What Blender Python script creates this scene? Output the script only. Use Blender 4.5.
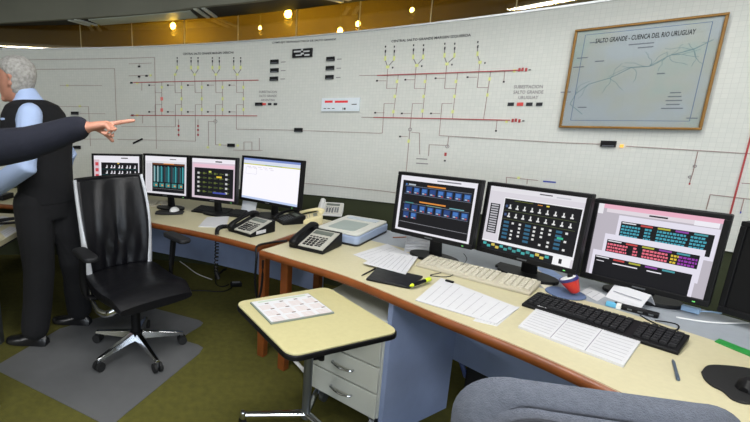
import bpy, bmesh, math, random
from mathutils import Vector, Matrix
random.seed(7)
scene = bpy.context.scene
for o in list(bpy.data.objects): bpy.data.objects.remove(o)
COL = scene.collection
RAD = math.radians

# ---------------------------------------------------------------- camera
F, PX, PY, PITCH, H0 = 430.0, 217.0, 211.0, RAD(12.6), 1.48
cam_d = bpy.data.cameras.new('camera'); cam = bpy.data.objects.new('camera', cam_d); COL.objects.link(cam)
cam.location = (0, 0, H0); cam.rotation_euler = (math.pi/2 - PITCH, 0, 0)
cam_d.sensor_fit = 'HORIZONTAL'; cam_d.sensor_width = 36; cam_d.lens = F/750*36
cam_d.shift_x = (375-PX)/750; cam_d.shift_y = 0; cam_d.clip_start = 0.02
scene.camera = cam
# ---------------------------------------------------------------- world, exposure
w = bpy.data.worlds.new('world'); scene.world = w; w.use_nodes = True
w.node_tree.nodes['Background'].inputs[0].default_value = (.75, .85, 1, 1)
w.node_tree.nodes['Background'].inputs[1].default_value = 0.02
vs = scene.view_settings
vs.view_transform = 'Standard'; vs.look = 'None'; vs.gamma = 1; vs.use_curve_mapping = False; vs.exposure = 0.08
# ceiling fixtures: (x, y, length along x, length along y, watts, colour)
FIXTURES = [(-.90, 0.34, 1.2, .08, 34, (.97, .985, 1)),
            (1.0, 0.1, 1.3, .30, 9, (.97, .985, 1)),
            (0.1, 1.35, 1.3, .30, 13, (.97, .985, 1)),
            (1.35, 1.6, .30, .9, 5, (.97, .985, 1)),
            (-4.6, -.4, .30, 1.3, 70, (.97, .985, 1)),
            (0.3, -1.8, 1.6, .40, 40, (.97, .985, 1))]
CEIL = 3.0
WINDOW_W = 125          # daylight through the window in the wall behind the camera

# ---------------------------------------------------------------- helpers
def ray(px, py):
    x = (px-PX)/F; y = (py-PY)/F
    return Vector((x, math.cos(PITCH)-y*math.sin(PITCH), -math.sin(PITCH)-y*math.cos(PITCH)))
def at(px, py, z):                       # point of the horizontal plane z seen at a photo pixel
    r = ray(px, py); t = (z-H0)/r.z; return Vector((r.x*t, r.y*t, z))
def aty(px, py, y):                      # point of the vertical plane y = const
    r = ray(px, py); t = y/r.y; return Vector((r.x*t, y, H0+r.z*t))
RB = 5.72; CX, CY = -.35*RB, -.225*RB    # the curved board
def bd(px, py):                          # photo pixel -> (arc length, height) on the board
    r = ray(px, py); a = r.x*r.x+r.y*r.y; b = -2*(r.x*CX+r.y*CY); c = CX*CX+CY*CY-RB*RB
    t = (-b+math.sqrt(b*b-4*a*c))/2/a
    return (math.atan2(r.x*t-CX, r.y*t-CY)*RB, H0+r.z*t)
def bw(s, z, dr=0.0):
    th = s/RB; return Vector((CX+(RB-dr)*math.sin(th), CY+(RB-dr)*math.cos(th), z))

def lin(c):
    return tuple(((x/255)/12.92 if x/255 <= .04045 else ((x/255+.055)/1.055)**2.4) for x in c)
MATS = {}
def mat(name, rgb, rough=.5, metal=0, noise=0, nscale=20, bump=0, bscale=60, spec=.5, emit=0, coat=0, alpha=1):
    if name in MATS: return MATS[name]
    m = bpy.data.materials.new(name); m.use_nodes = True; nt = m.node_tree; b = nt.nodes['Principled BSDF']
    c = lin(rgb)
    b.inputs['Base Color'].default_value = (*c, 1); b.inputs['Roughness'].default_value = rough
    b.inputs['Metallic'].default_value = metal; b.inputs['Specular IOR Level'].default_value = spec
    b.inputs['Coat Weight'].default_value = coat
    if emit:
        b.inputs['Emission Color'].default_value = (*c, 1); b.inputs['Emission Strength'].default_value = emit
        b.inputs['Base Color'].default_value = (.01, .01, .01, 1)
    tc = None
    if noise or bump:
        tc = nt.nodes.new('ShaderNodeTexCoord')
    if noise:
        n = nt.nodes.new('ShaderNodeTexNoise'); n.inputs['Scale'].default_value = nscale; n.inputs['Detail'].default_value = 5
        nt.links.new(tc.outputs['Object'], n.inputs['Vector'])
        r = nt.nodes.new('ShaderNodeValToRGB')
        r.color_ramp.elements[0].position = .3; r.color_ramp.elements[1].position = .7
        r.color_ramp.elements[0].color = (*[max(0, x*(1-noise)) for x in c], 1)
        r.color_ramp.elements[1].color = (*[min(1, x*(1+noise)) for x in c], 1)
        nt.links.new(n.outputs['Fac'], r.inputs['Fac']); nt.links.new(r.outputs['Color'], b.inputs['Base Color'])
    if bump:
        n2 = nt.nodes.new('ShaderNodeTexNoise'); n2.inputs['Scale'].default_value = bscale; n2.inputs['Detail'].default_value = 4
        nt.links.new(tc.outputs['Object'], n2.inputs['Vector'])
        bp = nt.nodes.new('ShaderNodeBump'); bp.inputs['Strength'].default_value = bump; bp.inputs['Distance'].default_value = .01
        nt.links.new(n2.outputs['Fac'], bp.inputs['Height']); nt.links.new(bp.outputs['Normal'], b.inputs['Normal'])
    MATS[name] = m; return m

class MB:
    def __init__(s): s.v = []; s.f = []; s.m = []; s.k = 0
    def add(s, vs, fs, k=None):
        o = len(s.v); s.v += [tuple(x) for x in vs]; s.f += [tuple(i+o for i in f) for f in fs]; s.m += [s.k if k is None else k]*len(fs); return s
    def box(s, c, d, rz=0, M=None, k=None):
        x, y, z = d[0]/2, d[1]/2, d[2]/2
        P = [Vector((a*x, b*y, e*z)) for e in (-1, 1) for b in (-1, 1) for a in (-1, 1)]
        R = M if M else Matrix.Rotation(rz, 3, 'Z')
        P = [R @ p + Vector(c) for p in P]
        return s.add(P, [(0, 2, 3, 1), (4, 5, 7, 6), (0, 1, 5, 4), (2, 6, 7, 3), (0, 4, 6, 2), (1, 3, 7, 5)], k)
    def prism(s, poly, z0, z1, k=None):
        n = len(poly)
        a = sum(poly[i][0]*poly[(i+1) % n][1]-poly[(i+1) % n][0]*poly[i][1] for i in range(n))
        if a < 0: poly = poly[::-1]
        P = [(p[0], p[1], z0) for p in poly]+[(p[0], p[1], z1) for p in poly]
        fs = [tuple(range(n-1, -1, -1)), tuple(range(n, 2*n))]+[(i, (i+1) % n, n+(i+1) % n, n+i) for i in range(n)]
        return s.add(P, fs, k)
    def loft(s, rings, closed=True, cap=True, k=None):
        n = len(rings[0]); P = [p for r in rings for p in r]; fs = []
        for i in range(len(rings)-1):
            for j in range(n if closed else n-1):
                j2 = (j+1) % n; fs.append((i*n+j, i*n+j2, (i+1)*n+j2, (i+1)*n+j))
        if cap and closed:
            fs.append(tuple(range(n-1, -1, -1))); fs.append(tuple((len(rings)-1)*n+j for j in range(n)))
        return s.add(P, fs, k)
    def tube(s, path, r, n=8, k=None, up=(0, 0, 1)):
        path = [Vector(p) for p in path]; rings = []
        rr = r if isinstance(r, (list, tuple)) else [r]*len(path)
        for i, p in enumerate(path):
            d = (path[min(i+1, len(path)-1)]-path[max(i-1, 0)]).normalized()
            u = d.cross(Vector(up))
            if u.length < 1e-3: u = d.cross(Vector((1, 0, 0)))
            u.normalize(); v = u.cross(d)
            q = rr[i]; a, b = q if isinstance(q, (tuple, list)) else (q, q)
            rings.append([p+u*a*math.cos(2*math.pi*j/n)+v*b*math.sin(2*math.pi*j/n) for j in range(n)])
        return s.loft(rings, k=k)
    def capsule(s, path, rad, n=12, k=None, up=(0, 0, 1)):   # tube with rounded ends; radii scalar or (a, b)
        path = [Vector(p) for p in path]; rad = [q if isinstance(q, (tuple, list)) else (q, q) for q in rad]
        P = []; R = []
        d0 = (path[0]-path[1]).normalized(); d1 = (path[-1]-path[-2]).normalized()
        for t in (.97, .75, .4): 
            q = rad[0]; e = min(q); P.append(path[0]+d0*e*t); c = math.sqrt(1-t*t); R.append((q[0]*c, q[1]*c))
        P += path; R += rad
        for t in (.4, .75, .97):
            q = rad[-1]; e = min(q); P.append(path[-1]+d1*e*t); c = math.sqrt(1-t*t); R.append((q[0]*c, q[1]*c))
        return s.tube(P, R, n, k, up)
    def lathe(s, prof, n=20, c=(0, 0, 0), k=None):
        rings = [[Vector((c[0]+r*math.cos(2*math.pi*j/n), c[1]+r*math.sin(2*math.pi*j/n), c[2]+z)) for j in range(n)] for r, z in prof]
        return s.loft(rings, k=k)
    def mesh(s, name, mats, smooth=False):
        me = bpy.data.meshes.new(name); me.from_pydata(s.v, [], s.f)
        for m in (mats if isinstance(mats, (list, tuple)) else [mats]): me.materials.append(m)
        me.polygons.foreach_set('material_index', s.m)
        if smooth: me.polygons.foreach_set('use_smooth', [True]*len(s.f))
        bm = bmesh.new(); bm.from_mesh(me); bmesh.ops.recalc_face_normals(bm, faces=bm.faces); bm.to_mesh(me); bm.free()
        me.update()
        if smooth: me.set_sharp_from_angle(angle=RAD(42))
        return me
    def build(s, name, mats, parent=None, smooth=False, bevel=0, seg=2):
        return link(name, s.mesh(name, mats, smooth), parent, bevel, seg)
def link(name, me, parent=None, bevel=0, seg=2):
    o = bpy.data.objects.new(name, me); COL.objects.link(o)
    if parent: o.parent = parent
    if bevel:
        b = o.modifiers.new('bevel', 'BEVEL'); b.width = bevel; b.segments = seg; b.limit_method = 'ANGLE'; b.angle_limit = RAD(40)
    return o
def tag(o, label, cat, group=None):
    o['label'] = label; o['category'] = cat
    if group: o['group'] = group
    return o
def thing(name, label, cat, loc=(0, 0, 0), rz=0, group=None):
    o = bpy.data.objects.new(name, None); COL.objects.link(o); o.location = loc; o.rotation_euler = (0, 0, rz); o.empty_display_size = .1
    return tag(o, label, cat, group)
def struct(o): o['kind'] = 'structure'; return o
def stuff(o): o['kind'] = 'stuff'; return o
def copy_tree(o, parent=None):
    c = o.copy(); COL.objects.link(c)
    if parent: c.parent = parent
    for ch in [x for x in KIDS(o)]: copy_tree(ch, c)
    return c
def KIDS(o): return [x for x in bpy.data.objects if x.parent == o]
def spline(pts, n=6):                    # Catmull-Rom through points
    pts = [Vector(p) for p in pts]; out = []
    for i in range(len(pts)-1):
        p0 = pts[max(i-1, 0)]; p1 = pts[i]; p2 = pts[i+1]; p3 = pts[min(i+2, len(pts)-1)]
        for j in range(n):
            t = j/n
            out.append(.5*((2*p1)+(p2-p0)*t+(2*p0-5*p1+4*p2-p3)*t*t+(3*p1-p0-3*p2+p3)*t**3))
    out.append(pts[-1]); return out
def rrect(w, h, r, n=5):
    P = []
    for cx, cy, a0 in ((w/2-r, h/2-r, 0), (-w/2+r, h/2-r, 90), (-w/2+r, -h/2+r, 180), (w/2-r, -h/2+r, 270)):
        for i in range(n+1):
            a = RAD(a0+90*i/n); P.append((cx+r*math.cos(a), cy+r*math.sin(a)))
    return P
def text_me(s, size):
    cu = bpy.data.curves.new('t', 'FONT'); cu.body = s; cu.size = size; cu.align_x = 'CENTER'; cu.align_y = 'CENTER'; cu.resolution_u = 2; cu.offset = size*.022
    o = bpy.data.objects.new('t', cu); COL.objects.link(o)
    dg = bpy.context.evaluated_depsgraph_get(); me = bpy.data.meshes.new_from_object(o.evaluated_get(dg))
    bpy.data.objects.remove(o); bpy.data.curves.remove(cu); return me
def remesh(mb, voxel, smooth=6, fac=.5):
    me = mb.mesh('r', []) ; o = bpy.data.objects.new('r', me); COL.objects.link(o)
    m = o.modifiers.new('r', 'REMESH'); m.mode = 'VOXEL'; m.voxel_size = voxel; m.use_smooth_shade = True
    if smooth:
        q = o.modifiers.new('s', 'SMOOTH'); q.iterations = smooth; q.factor = fac
    dg = bpy.context.evaluated_depsgraph_get(); out = bpy.data.meshes.new_from_object(o.evaluated_get(dg))
    bpy.data.objects.remove(o); bpy.data.meshes.remove(me)
    out.polygons.foreach_set('use_smooth', [True]*len(out.polygons)); return out

# ---------------------------------------------------------------- materials
M_CARPET = mat('olive_carpet', (82, 79, 22), .95, 0, .16, 26, .35, 260)
M_CEIL = mat('ceiling_paint', (150, 150, 144), .9)
M_WALL = mat('wall_paint', (170, 168, 158), .9)
M_BASEW = mat('dark_green_wall', (52, 58, 34), .8, 0, .1, 6)
M_SOFFIT = mat('soffit_grey', (112, 112, 100), .8, 0, .08, 3)
M_DARK = mat('dark_paint', (28, 27, 22), .8)
M_OCHRE = mat('ochre_wall', (150, 132, 72), .8, 0, .06, 4)
M_ALU = mat('aluminium', (176, 178, 178), .35, .9)
M_CHROME = mat('chrome', (200, 202, 205), .18, 1)
M_STEEL = mat('grey_steel', (120, 124, 130), .35, .8)
M_TOP = mat('beige_laminate', (196, 188, 154), .42, 0, .03, 60)
M_TABLE = mat('yellow_laminate', (188, 180, 134), .42, 0, .03, 60)
M_GREYTOP = mat('grey_laminate', (150, 156, 164), .5, 0, .04, 30)
M_WOOD = mat('orange_wood', (122, 65, 27), .38, 0, .16, 14, 0, 60, .5, 0, .3)
M_PANEL = mat('blue_grey_panel', (144, 159, 196), .6, 0, .06, 8)
M_PED = mat('grey_white_steel', (196, 198, 190), .5, 0, .02, 8)
M_BLACK = mat('black_plastic', (13, 13, 15), .5, spec=.25)
M_BLACK2 = mat('soft_black_plastic', (24, 24, 27), .6)
M_BEIGE = mat('beige_plastic', (182, 175, 156), .5)
M_KEYB = mat('pale_key_plastic', (204, 198, 180), .5)
M_WHITE = mat('white_plastic', (228, 228, 226), .45)
M_PAPER = mat('white_paper', (203, 203, 206), .8, 0, .02, 30)
M_INK = mat('grey_print', (140, 140, 150), .8)
M_LEATHER = mat('black_leather', (15, 15, 19), .38, 0, .1, 12, .2, 25, .35)
M_RUB = mat('rubber', (18, 18, 19), .7)
M_MATPL = mat('grey_mat_plastic', (96, 97, 98), .38, 0, .05, 12)
M_GREYFAB = mat('grey_fabric', (88, 92, 102), .95, 0, .12, 90, .4, 350)
M_SKIN = mat('skin', (190, 134, 112), .55, 0, .06, 25)
M_SHIRT = mat('light_blue_shirt', (176, 196, 234), .8, 0, .03, 14, .2, 16)
M_VEST = mat('black_wool', (14, 14, 18), .95, 0, .1, 80, .3, 30)
M_TROUS = mat('black_trousers', (12, 12, 16), .9, 0, .1, 60, .3, 18)
M_NAVY = mat('navy_jacket', (14, 17, 32), .9, 0, .1, 60, .3, 16)
M_SHOE = mat('shoe_leather', (20, 20, 22), .3)
M_HAIR = mat('grey_hair', (164, 161, 156), .85, 0, .3, 50, .5, 90)
M_FLINE = mat('grey_line', (146, 142, 142), .6)
M_RED = mat('red_line', (176, 66, 66), .6)
M_YEL = mat('yellow_tile', (228, 232, 150), .5)
M_PINK = mat('pink_tile', (240, 130, 120), .5)
M_BLK = mat('black_print', (36, 36, 40), .6)
M_BLUEP = mat('blue_print', (64, 80, 170), .6)
M_GOLD = mat('gold_frame', (140, 102, 46), .4, .4, .1, 30)

def board_material():
    m = bpy.data.materials.new('mosaic_board'); m.use_nodes = True; nt = m.node_tree; b = nt.nodes['Principled BSDF']
    uv = nt.nodes.new('ShaderNodeUVMap'); br = nt.nodes.new('ShaderNodeTexBrick'); br.offset = 0
    br.inputs['Scale'].default_value = 1; br.inputs['Brick Width'].default_value = .024; br.inputs['Row Height'].default_value = .024
    br.inputs['Mortar Size'].default_value = .0009; br.inputs['Mortar Smooth'].default_value = .3
    br.inputs['Color1'].default_value = (*lin((217, 218, 211)), 1); br.inputs['Color2'].default_value = (*lin((212, 214, 207)), 1)
    br.inputs['Mortar'].default_value = (*lin((202, 203, 197)), 1)
    nt.links.new(uv.outputs[0], br.inputs['Vector']); nt.links.new(br.outputs['Color'], b.inputs['Base Color'])
    b.inputs['Roughness'].default_value = .55
    return m
M_BOARD = board_material()
def glass_material(name, tint, refl, rough=.02):
    m = bpy.data.materials.new(name); m.use_nodes = True; nt = m.node_tree; nt.nodes.clear()
    out = nt.nodes.new('ShaderNodeOutputMaterial'); mx = nt.nodes.new('ShaderNodeMixShader')
    tr = nt.nodes.new('ShaderNodeBsdfTransparent'); tr.inputs[0].default_value = (*tint, 1)
    gl = nt.nodes.new('ShaderNodeBsdfGlossy'); gl.inputs['Roughness'].default_value = rough; gl.inputs['Color'].default_value = (.9, .9, .9, 1)
    fr = nt.nodes.new('ShaderNodeFresnel'); fr.inputs['IOR'].default_value = refl
    nt.links.new(fr.outputs[0], mx.inputs[0]); nt.links.new(tr.outputs[0], mx.inputs[1]); nt.links.new(gl.outputs[0], mx.inputs[2])
    nt.links.new(mx.outputs[0], out.inputs[0]); return m
M_AMBER = glass_material('amber_glass', (.74, .62, .26), 2.1)
M_CLEAR = glass_material('picture_glass', (.93, .95, .95), 1.5)
def lamp_mat(name, rgb, s):
    m = bpy.data.materials.new(name); m.use_nodes = True; b = m.node_tree.nodes['Principled BSDF']
    b.inputs['Emission Color'].default_value = (*rgb, 1); b.inputs['Emission Strength'].default_value = s; return m
M_TUBE = lamp_mat('fluorescent_tube', (1, .98, .94), 14)
M_BULB = lamp_mat('warm_bulb', (1, .84, .55), 60)
SCR = {}
def scr(rgb, s=None):
    k = (rgb, s)
    if k not in SCR:
        m = bpy.data.materials.new('screen_light'); m.use_nodes = True; b = m.node_tree.nodes['Principled BSDF']
        b.inputs['Base Color'].default_value = (.01, .01, .01, 1); b.inputs['Roughness'].default_value = .45; b.inputs['Specular IOR Level'].default_value = .06
        b.inputs['Emission Color'].default_value = (*lin(rgb), 1); b.inputs['Emission Strength'].default_value = s if s else .95
        SCR[k] = m
    return SCR[k]

# ---------------------------------------------------------------- room shell
fl = struct(MB().box((-.5, 1, -.05), (12, 14, .1)).build('floor', M_CARPET))
ce = struct(MB().box((-.5, 1, CEIL+.05), (12, 14, .1)).build('ceiling', M_CEIL))
struct(MB().box((-6.45, 1, 1.5), (.1, 14, 3)).build('wall_left', M_WALL))
struct(MB().box((5.45, 1, 1.5), (.1, 14, 3)).build('wall_right', M_WALL))
RWY = -3.6
mb = MB()
for c, d in (((-.5, RWY, .45), (12, .12, .9)), ((-.5, RWY, 2.65), (12, .12, .7)), ((-4.75, RWY, 1.6), (3.5, .12, 1.4)), ((4.0, RWY, 1.6), (3.0, .12, 1.4))): mb.box(c, d)
struct(mb.build('wall_rear', M_WALL))
wn = struct(bpy.data.objects.new('window_2', None)); COL.objects.link(wn); wn.location = (-.25, RWY, 1.6)
for x in (-2.75, -.92, .92, 2.75): MB().box((x, 0, 0), (.06, .09, 1.4)).build('window_frame', M_ALU, wn)
for z in (-.68, .68): MB().box((0, 0, z), (5.5, .085, .05)).build('window_frame', M_ALU, wn)
for x in (-1.83, 0, 1.83): MB().box((x, -.01, 0), (1.76, .006, 1.3)).build('pane', M_CLEAR, wn)
L = bpy.data.lights.new('daylight', 'AREA'); L.shape = 'RECTANGLE'; L.size = 5.3; L.size_y = 1.25; L.energy = WINDOW_W; L.color = (.78, .88, 1)
lo = bpy.data.objects.new('daylight', L); COL.objects.link(lo); lo.parent = wn; lo.location = (0, .06, 0); lo.rotation_euler = (RAD(90), 0, 0)
BOARD_Z0, BOARD_Z1 = .80, 2.10
S0, S1 = RAD(-38)*RB, RAD(84)*RB
def arc_slab(s0, s1, z0, z1, dr0, dr1, n):
    mb = MB(); rings = []
    for i in range(n+1):
        s = s0+(s1-s0)*i/n
        rings.append([bw(s, z0, dr0), bw(s, z1, dr0), bw(s, z1, dr1), bw(s, z0, dr1)])
    return mb.loft(rings)
struct(arc_slab(S0, S1, 0, BOARD_Z0, -.02, -.12, 60).build('wall_back', M_BASEW))
struct(arc_slab(S0, S1, BOARD_Z1, CEIL, -.62, -.72, 60).build('wall_gallery', M_OCHRE))
struct(arc_slab(S0, S1, BOARD_Z1-.06, BOARD_Z1-.03, -.1, -.62, 60).build('floor_gallery', M_DARK))
struct(arc_slab(S0, S1, BOARD_Z1, BOARD_Z1+.012, .01, -.06, 60).build('trim_1', M_ALU))

# amber glass band above the board: one window, a pane between every two seams
win = struct(bpy.data.objects.new('window_1', None)); COL.objects.link(win)
seams = [S0]+[bd(x, 36)[0] for x in (-80, -10, 80, 131.5, 184, 237.5, 295.5)]+[bd(x, 20)[0] for x in (359, 430, 514)]
while seams[-1] < S1-.9: seams.append(seams[-1]+.62)
seams.append(S1)
GZ1 = CEIL
for a, b in zip(seams[:-1], seams[1:]):
    arc_slab(a+.003, b-.003, BOARD_Z1+.012, GZ1, -.012, -.020, max(8, int((b-a)*60))).build('pane', M_AMBER, win, True)
for a in seams[1:-1]:
    arc_slab(a-.003, a+.003, BOARD_Z1+.012, GZ1, -.010, -.022, 1).build('mullion', mat('pale_gold_trim', (190, 172, 120), .4, .2), win)

# soffit with fascia in front of the glass
ZS = 2.32
FP = [Vector(p) for p in ((-4.6, 4.35), (-3.4, 4.46), (-2.7, 4.44), (-2.06, 4.345), (-1.33, 4.16), (-.57, 3.95), (-.137, 3.73), (.33, 3.53), (.8, 3.24), (1.3, 2.86), (1.9, 2.3), (2.5, 1.6), (3.0, .8), (3.3, 0))]
FP = spline([(p.x, p.y, 0) for p in FP], 4)
def soffit_back(p):
    th = math.atan2(p.x-CX, p.y-CY); return Vector((CX+(RB-.0)*math.sin(th), CY+(RB-.0)*math.cos(th), 0))
mb = MB(); rings = []
for p in FP:
    q = soffit_back(p)
    rings.append([Vector((p.x, p.y, ZS)), Vector((q.x, q.y, ZS)), Vector((q.x, q.y, ZS+.03)), Vector((p.x, p.y, ZS+.03))])
mb.loft(rings); soff = struct(mb.build('ceiling_soffit', M_DARK))
mb = MB(); rings = []
for i, p in enumerate(FP):
    d = FP[min(i+1, len(FP)-1)]-FP[max(i-1, 0)]; n = Vector((d.y, -d.x, 0)).normalized()*.05
    rings.append([Vector((p.x, p.y, ZS-.004)), Vector((p.x, p.y, CEIL)), Vector((p.x+n.x, p.y+n.y, CEIL)), Vector((p.x+n.x, p.y+n.y, ZS-.004))])
mb.loft(rings); struct(mb.build('wall_fascia', M_SOFFIT))
# metal bars and grilles under the soffit
def soffit_quad(pa, pb, w):
    a = at(*pa, ZS-.006); b = at(*pb, ZS-.006); d = (b-a).normalized(); n = Vector((-d.y, d.x, 0))*w/2
    return [a-n, a+n, b+n, b-n]
for pa, pb in (((72, 19.6), (95, 26)), ((199, 8.3), (212, 17.5)), ((322, -4.5), (346, 1))):
    for off in (-.035, .035):
        q = soffit_quad(pa, pb, .03); d = (q[3]-q[0]).normalized(); n = Vector((-d.y, d.x, 0))*off
        MB().prism([(p.x+n.x, p.y+n.y) for p in q], ZS-.012, ZS).build('mullion', mat('pale_bar_paint', (206, 210, 204), .4), soff)
def grille(pA, pB, pC, pD, nm=10):       # slats between two edges
    A, B_, C, D = [at(*p, ZS) for p in (pA, pB, pC, pD)]
    for i in range(nm):
        t0 = (i+.15)/nm; t1 = (i+.75)/nm
        P = [A.lerp(D, t0), B_.lerp(C, t0), B_.lerp(C, t1), A.lerp(D, t1)]
        MB().prism([(p.x, p.y) for p in P], ZS-.010, ZS).build('slat', mat('pale_grille_paint', (190, 196, 184), .5), soff)
grille((88, 19), (190, 10), (198, 17.3), (101, 24.5), 6)

# ---------------------------------------------------------------- ceiling light fixtures
for i, (x, y, lx, ly, wt, c) in enumerate(FIXTURES):
    t = thing('ceiling_light', ['long narrow fluorescent fixture on the ceiling left of the camera', 'fluorescent ceiling fixture above the grey chair', 'fluorescent ceiling fixture above the small yellow table', 'short fluorescent fixture above the right desk', 'fluorescent ceiling fixture over the left side of the room', 'fluorescent ceiling fixture at the rear of the room'][i], 'ceiling light', (x, y, CEIL), 0, 'fluorescent ceiling fixtures')
    MB().box((0, 0, -.03), (lx, ly, .06)).build('housing', M_WHITE, t)
    MB().box((0, 0, -.064), (lx-.03, ly-.03, .008)).build('diffuser', M_TUBE, t)
    L = bpy.data.lights.new('fixture_light', 'AREA'); L.shape = 'RECTANGLE'; L.size = lx; L.size_y = ly; L.energy = wt; L.color = c
    lo = bpy.data.objects.new('fixture_light', L); COL.objects.link(lo); lo.location = (0, 0, -.075); lo.parent = t
# warm lamps hanging in the gallery behind the amber glass
for i, (px, py, e, r) in enumerate(((173, 26, 11, .028), (288, 14, 6, .034), (260, 28, .6, .015), (358, 24, 3, .020), (340, 31, 1.2, .024), (412, 10, .4, .016))):
    s, z = bd(px, py); k = (RB+.28)/RB
    p = bw(s, z, -.28); rr = ray(px, py)
    # slide to the same sight line behind the glass
    a = rr.x**2+rr.y**2; b = -2*(rr.x*CX+rr.y*CY); c = CX**2+CY**2-(RB+.28)**2
    tt = (-b+math.sqrt(b*b-4*a*c))/2/a; p = Vector((rr.x*tt, rr.y*tt, H0+rr.z*tt))
    t = thing('pendant_lamp', ['warm bulb glowing behind the amber glass above the left diagram', 'largest warm bulb behind the amber glass near the soffit', 'tiny dim bulb behind the amber glass above the diagram title', 'warm bulb on a cord behind the amber glass, right of a pale one', 'pale bulb low behind the amber glass above the small black meters', 'faint bulb behind the glass above the right diagram title'][i], 'lamp', p, 0, 'bulbs behind the amber glass')
    MB().lathe([(.004, -r), (r*.7, -r*.75), (r, 0), (r*.75, r*.7), (r*.35, r*1.1), (.004, r*1.15)], 14).build('bulb', M_BULB, t, True)
    MB().lathe([(r*.4, r), (r*.42, r*1.7), (.003, r*1.9), (.0018, CEIL-p.z-.002)], 10).build('cord', M_ALU, t, True)
    L = bpy.data.lights.new('bulb_light', 'POINT'); L.energy = e; L.color = (1, .86, .42); L.shadow_soft_size = r*1.2
    lo = bpy.data.objects.new('bulb_light', L); COL.objects.link(lo); lo.parent = t; lo.location = (0, 0, -r*1.3-.02)

# ---------------------------------------------------------------- the mimic board
board = thing('mimic_board', 'long curved white mosaic control board with electrical diagram', 'control board')
mb = MB(); N = 90; rings = []
for i in range(N+1):
    s = S0+(S1-S0)*i/N
    rings.append([bw(s, BOARD_Z0, 0), bw(s, BOARD_Z1, 0), bw(s, BOARD_Z1, -.06), bw(s, BOARD_Z0, -.06)])
mb.loft(rings); me = mb.mesh('panel', M_BOARD, False)
uvl = me.uv_layers.new(name='UVMap')
for lp in me.loops:
    v = me.vertices[lp.vertex_index].co; uvl.data[lp.index].uv = (math.atan2(v.x-CX, v.y-CY)*RB, v.z)
link('panel', me, board)
def bstrip(mb, p, q, w, k=0, h=.004):    # strip between two board points (s, z)
    (s0, z0), (s1, z1) = p, q; L = math.hypot(s1-s0, z1-z0)
    if L < 1e-6: return
    n = max(1, int(abs(s1-s0)/.25)); nx, nz = -(z1-z0)/L*w/2, (s1-s0)/L*w/2
    rings = []
    for i in range(n+1):
        t = i/n; s = s0+(s1-s0)*t; z = z0+(z1-z0)*t
        rings.append([bw(s-nx, z-nz, 0), bw(s+nx, z+nz, 0), bw(s+nx, z+nz, h), bw(s-nx, z-nz, h)])
    mb.loft(rings, k=k)
def line(name, pts, m, w=.007, h=.004):
    mb = MB(); P = [bd(*p) for p in pts]
    for a, b in zip(P[:-1], P[1:]): bstrip(mb, a, b, w, 0, h)
    return mb.build(name, m, board)
def bbox(mb, px, py, wpx, hpx, k=0, h=.006):
    s, z = bd(px, py); s2, _ = bd(px+wpx/2, py); s1, _ = bd(px-wpx/2, py); _, z1 = bd(px, py+hpx/2); _, z2 = bd(px, py-hpx/2)
    bstrip(mb, (s1, z), (s2, z), z2-z1, k, h)
def btext(s, pa, pb, hpx, m=None, name='lettering'):   # lettering between two photo points, wrapped on the board
    a = bd(*pa); b = bd(*pb); me = text_me(s, .1)
    xs = [v.co.x for v in me.vertices]; ys = [v.co.y for v in me.vertices]
    mx, Mx, my, My = min(xs), max(xs), min(ys), max(ys)
    mid = ((pa[0]+pb[0])/2, (pa[1]+pb[1])/2); hh = bd(mid[0], mid[1]-hpx/2)[1]-bd(mid[0], mid[1]+hpx/2)[1]
    for v in me.vertices:
        t = (v.co.x-mx)/(Mx-mx); u = (v.co.y-(my+My)/2)/(My-my)
        v.co = bw(a[0]+(b[0]-a[0])*t, a[1]+(b[1]-a[1])*t+u*hh, .003)
    me.materials.clear(); me.materials.append(m or M_BLK); return link(name, me, board)
Z3 = lambda x, y: (60+x/3.75, 50+y/3.75)
Z5 = lambda x, y: (370+x/2.816, 30+y/2.816)
Z4 = lambda x, y: (250+x/3.833, 30+y/3.833)
ZR = lambda x, y: (540+x/3.248, 100+y/3.248)
btext('CENTRAL SALTO GRANDE MARGEN DERECHA', (183, 54), (234, 52.4), 2.2)
btext('COMPLEJO HIDROELECTRICO DE SALTO GRANDE', (272, 43), (336, 39.5), 2.4)
btext('CENTRAL SALTO GRANDE MARGEN IZQUIERDA', (391.5, 41.6), (471, 35.2), 3)
for i, (tx, w_) in enumerate((('SUBESTACION', 29), ('SALTO GRANDE', 30), ('URUGUAY', 20))):
    btext(tx, (528.5-w_/2, 86.8+i*5.4), (528.5+w_/2, 86.6+i*5.4), 3.4, M_FLINE)
for i, (tx, w_) in enumerate((('SUBESTACION', 18), ('SALTO GRANDE', 17.5), ('ARGENTINA', 14))):
    btext(tx, (268-w_/2, 91.8+i*4.1), (268+w_/2, 91.8+i*4.1), 2.3, M_FLINE)
# bus bars
for pts in ([Z3(275, 122), Z3(510, 117), Z3(745, 113)], [Z3(265, 245), Z3(510, 246), Z3(740, 247)], [Z5(20, 128), Z5(220, 121), Z5(430, 113)], [Z5(10, 246), Z5(220, 250), Z5(395, 254)]):
    line('bus_bar', pts, M_RED, .0065, .006)
line('bus_bar', [ZR(690, 100), ZR(618, 370), ZR(608, 420)], M_RED, .0065, .006)
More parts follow.
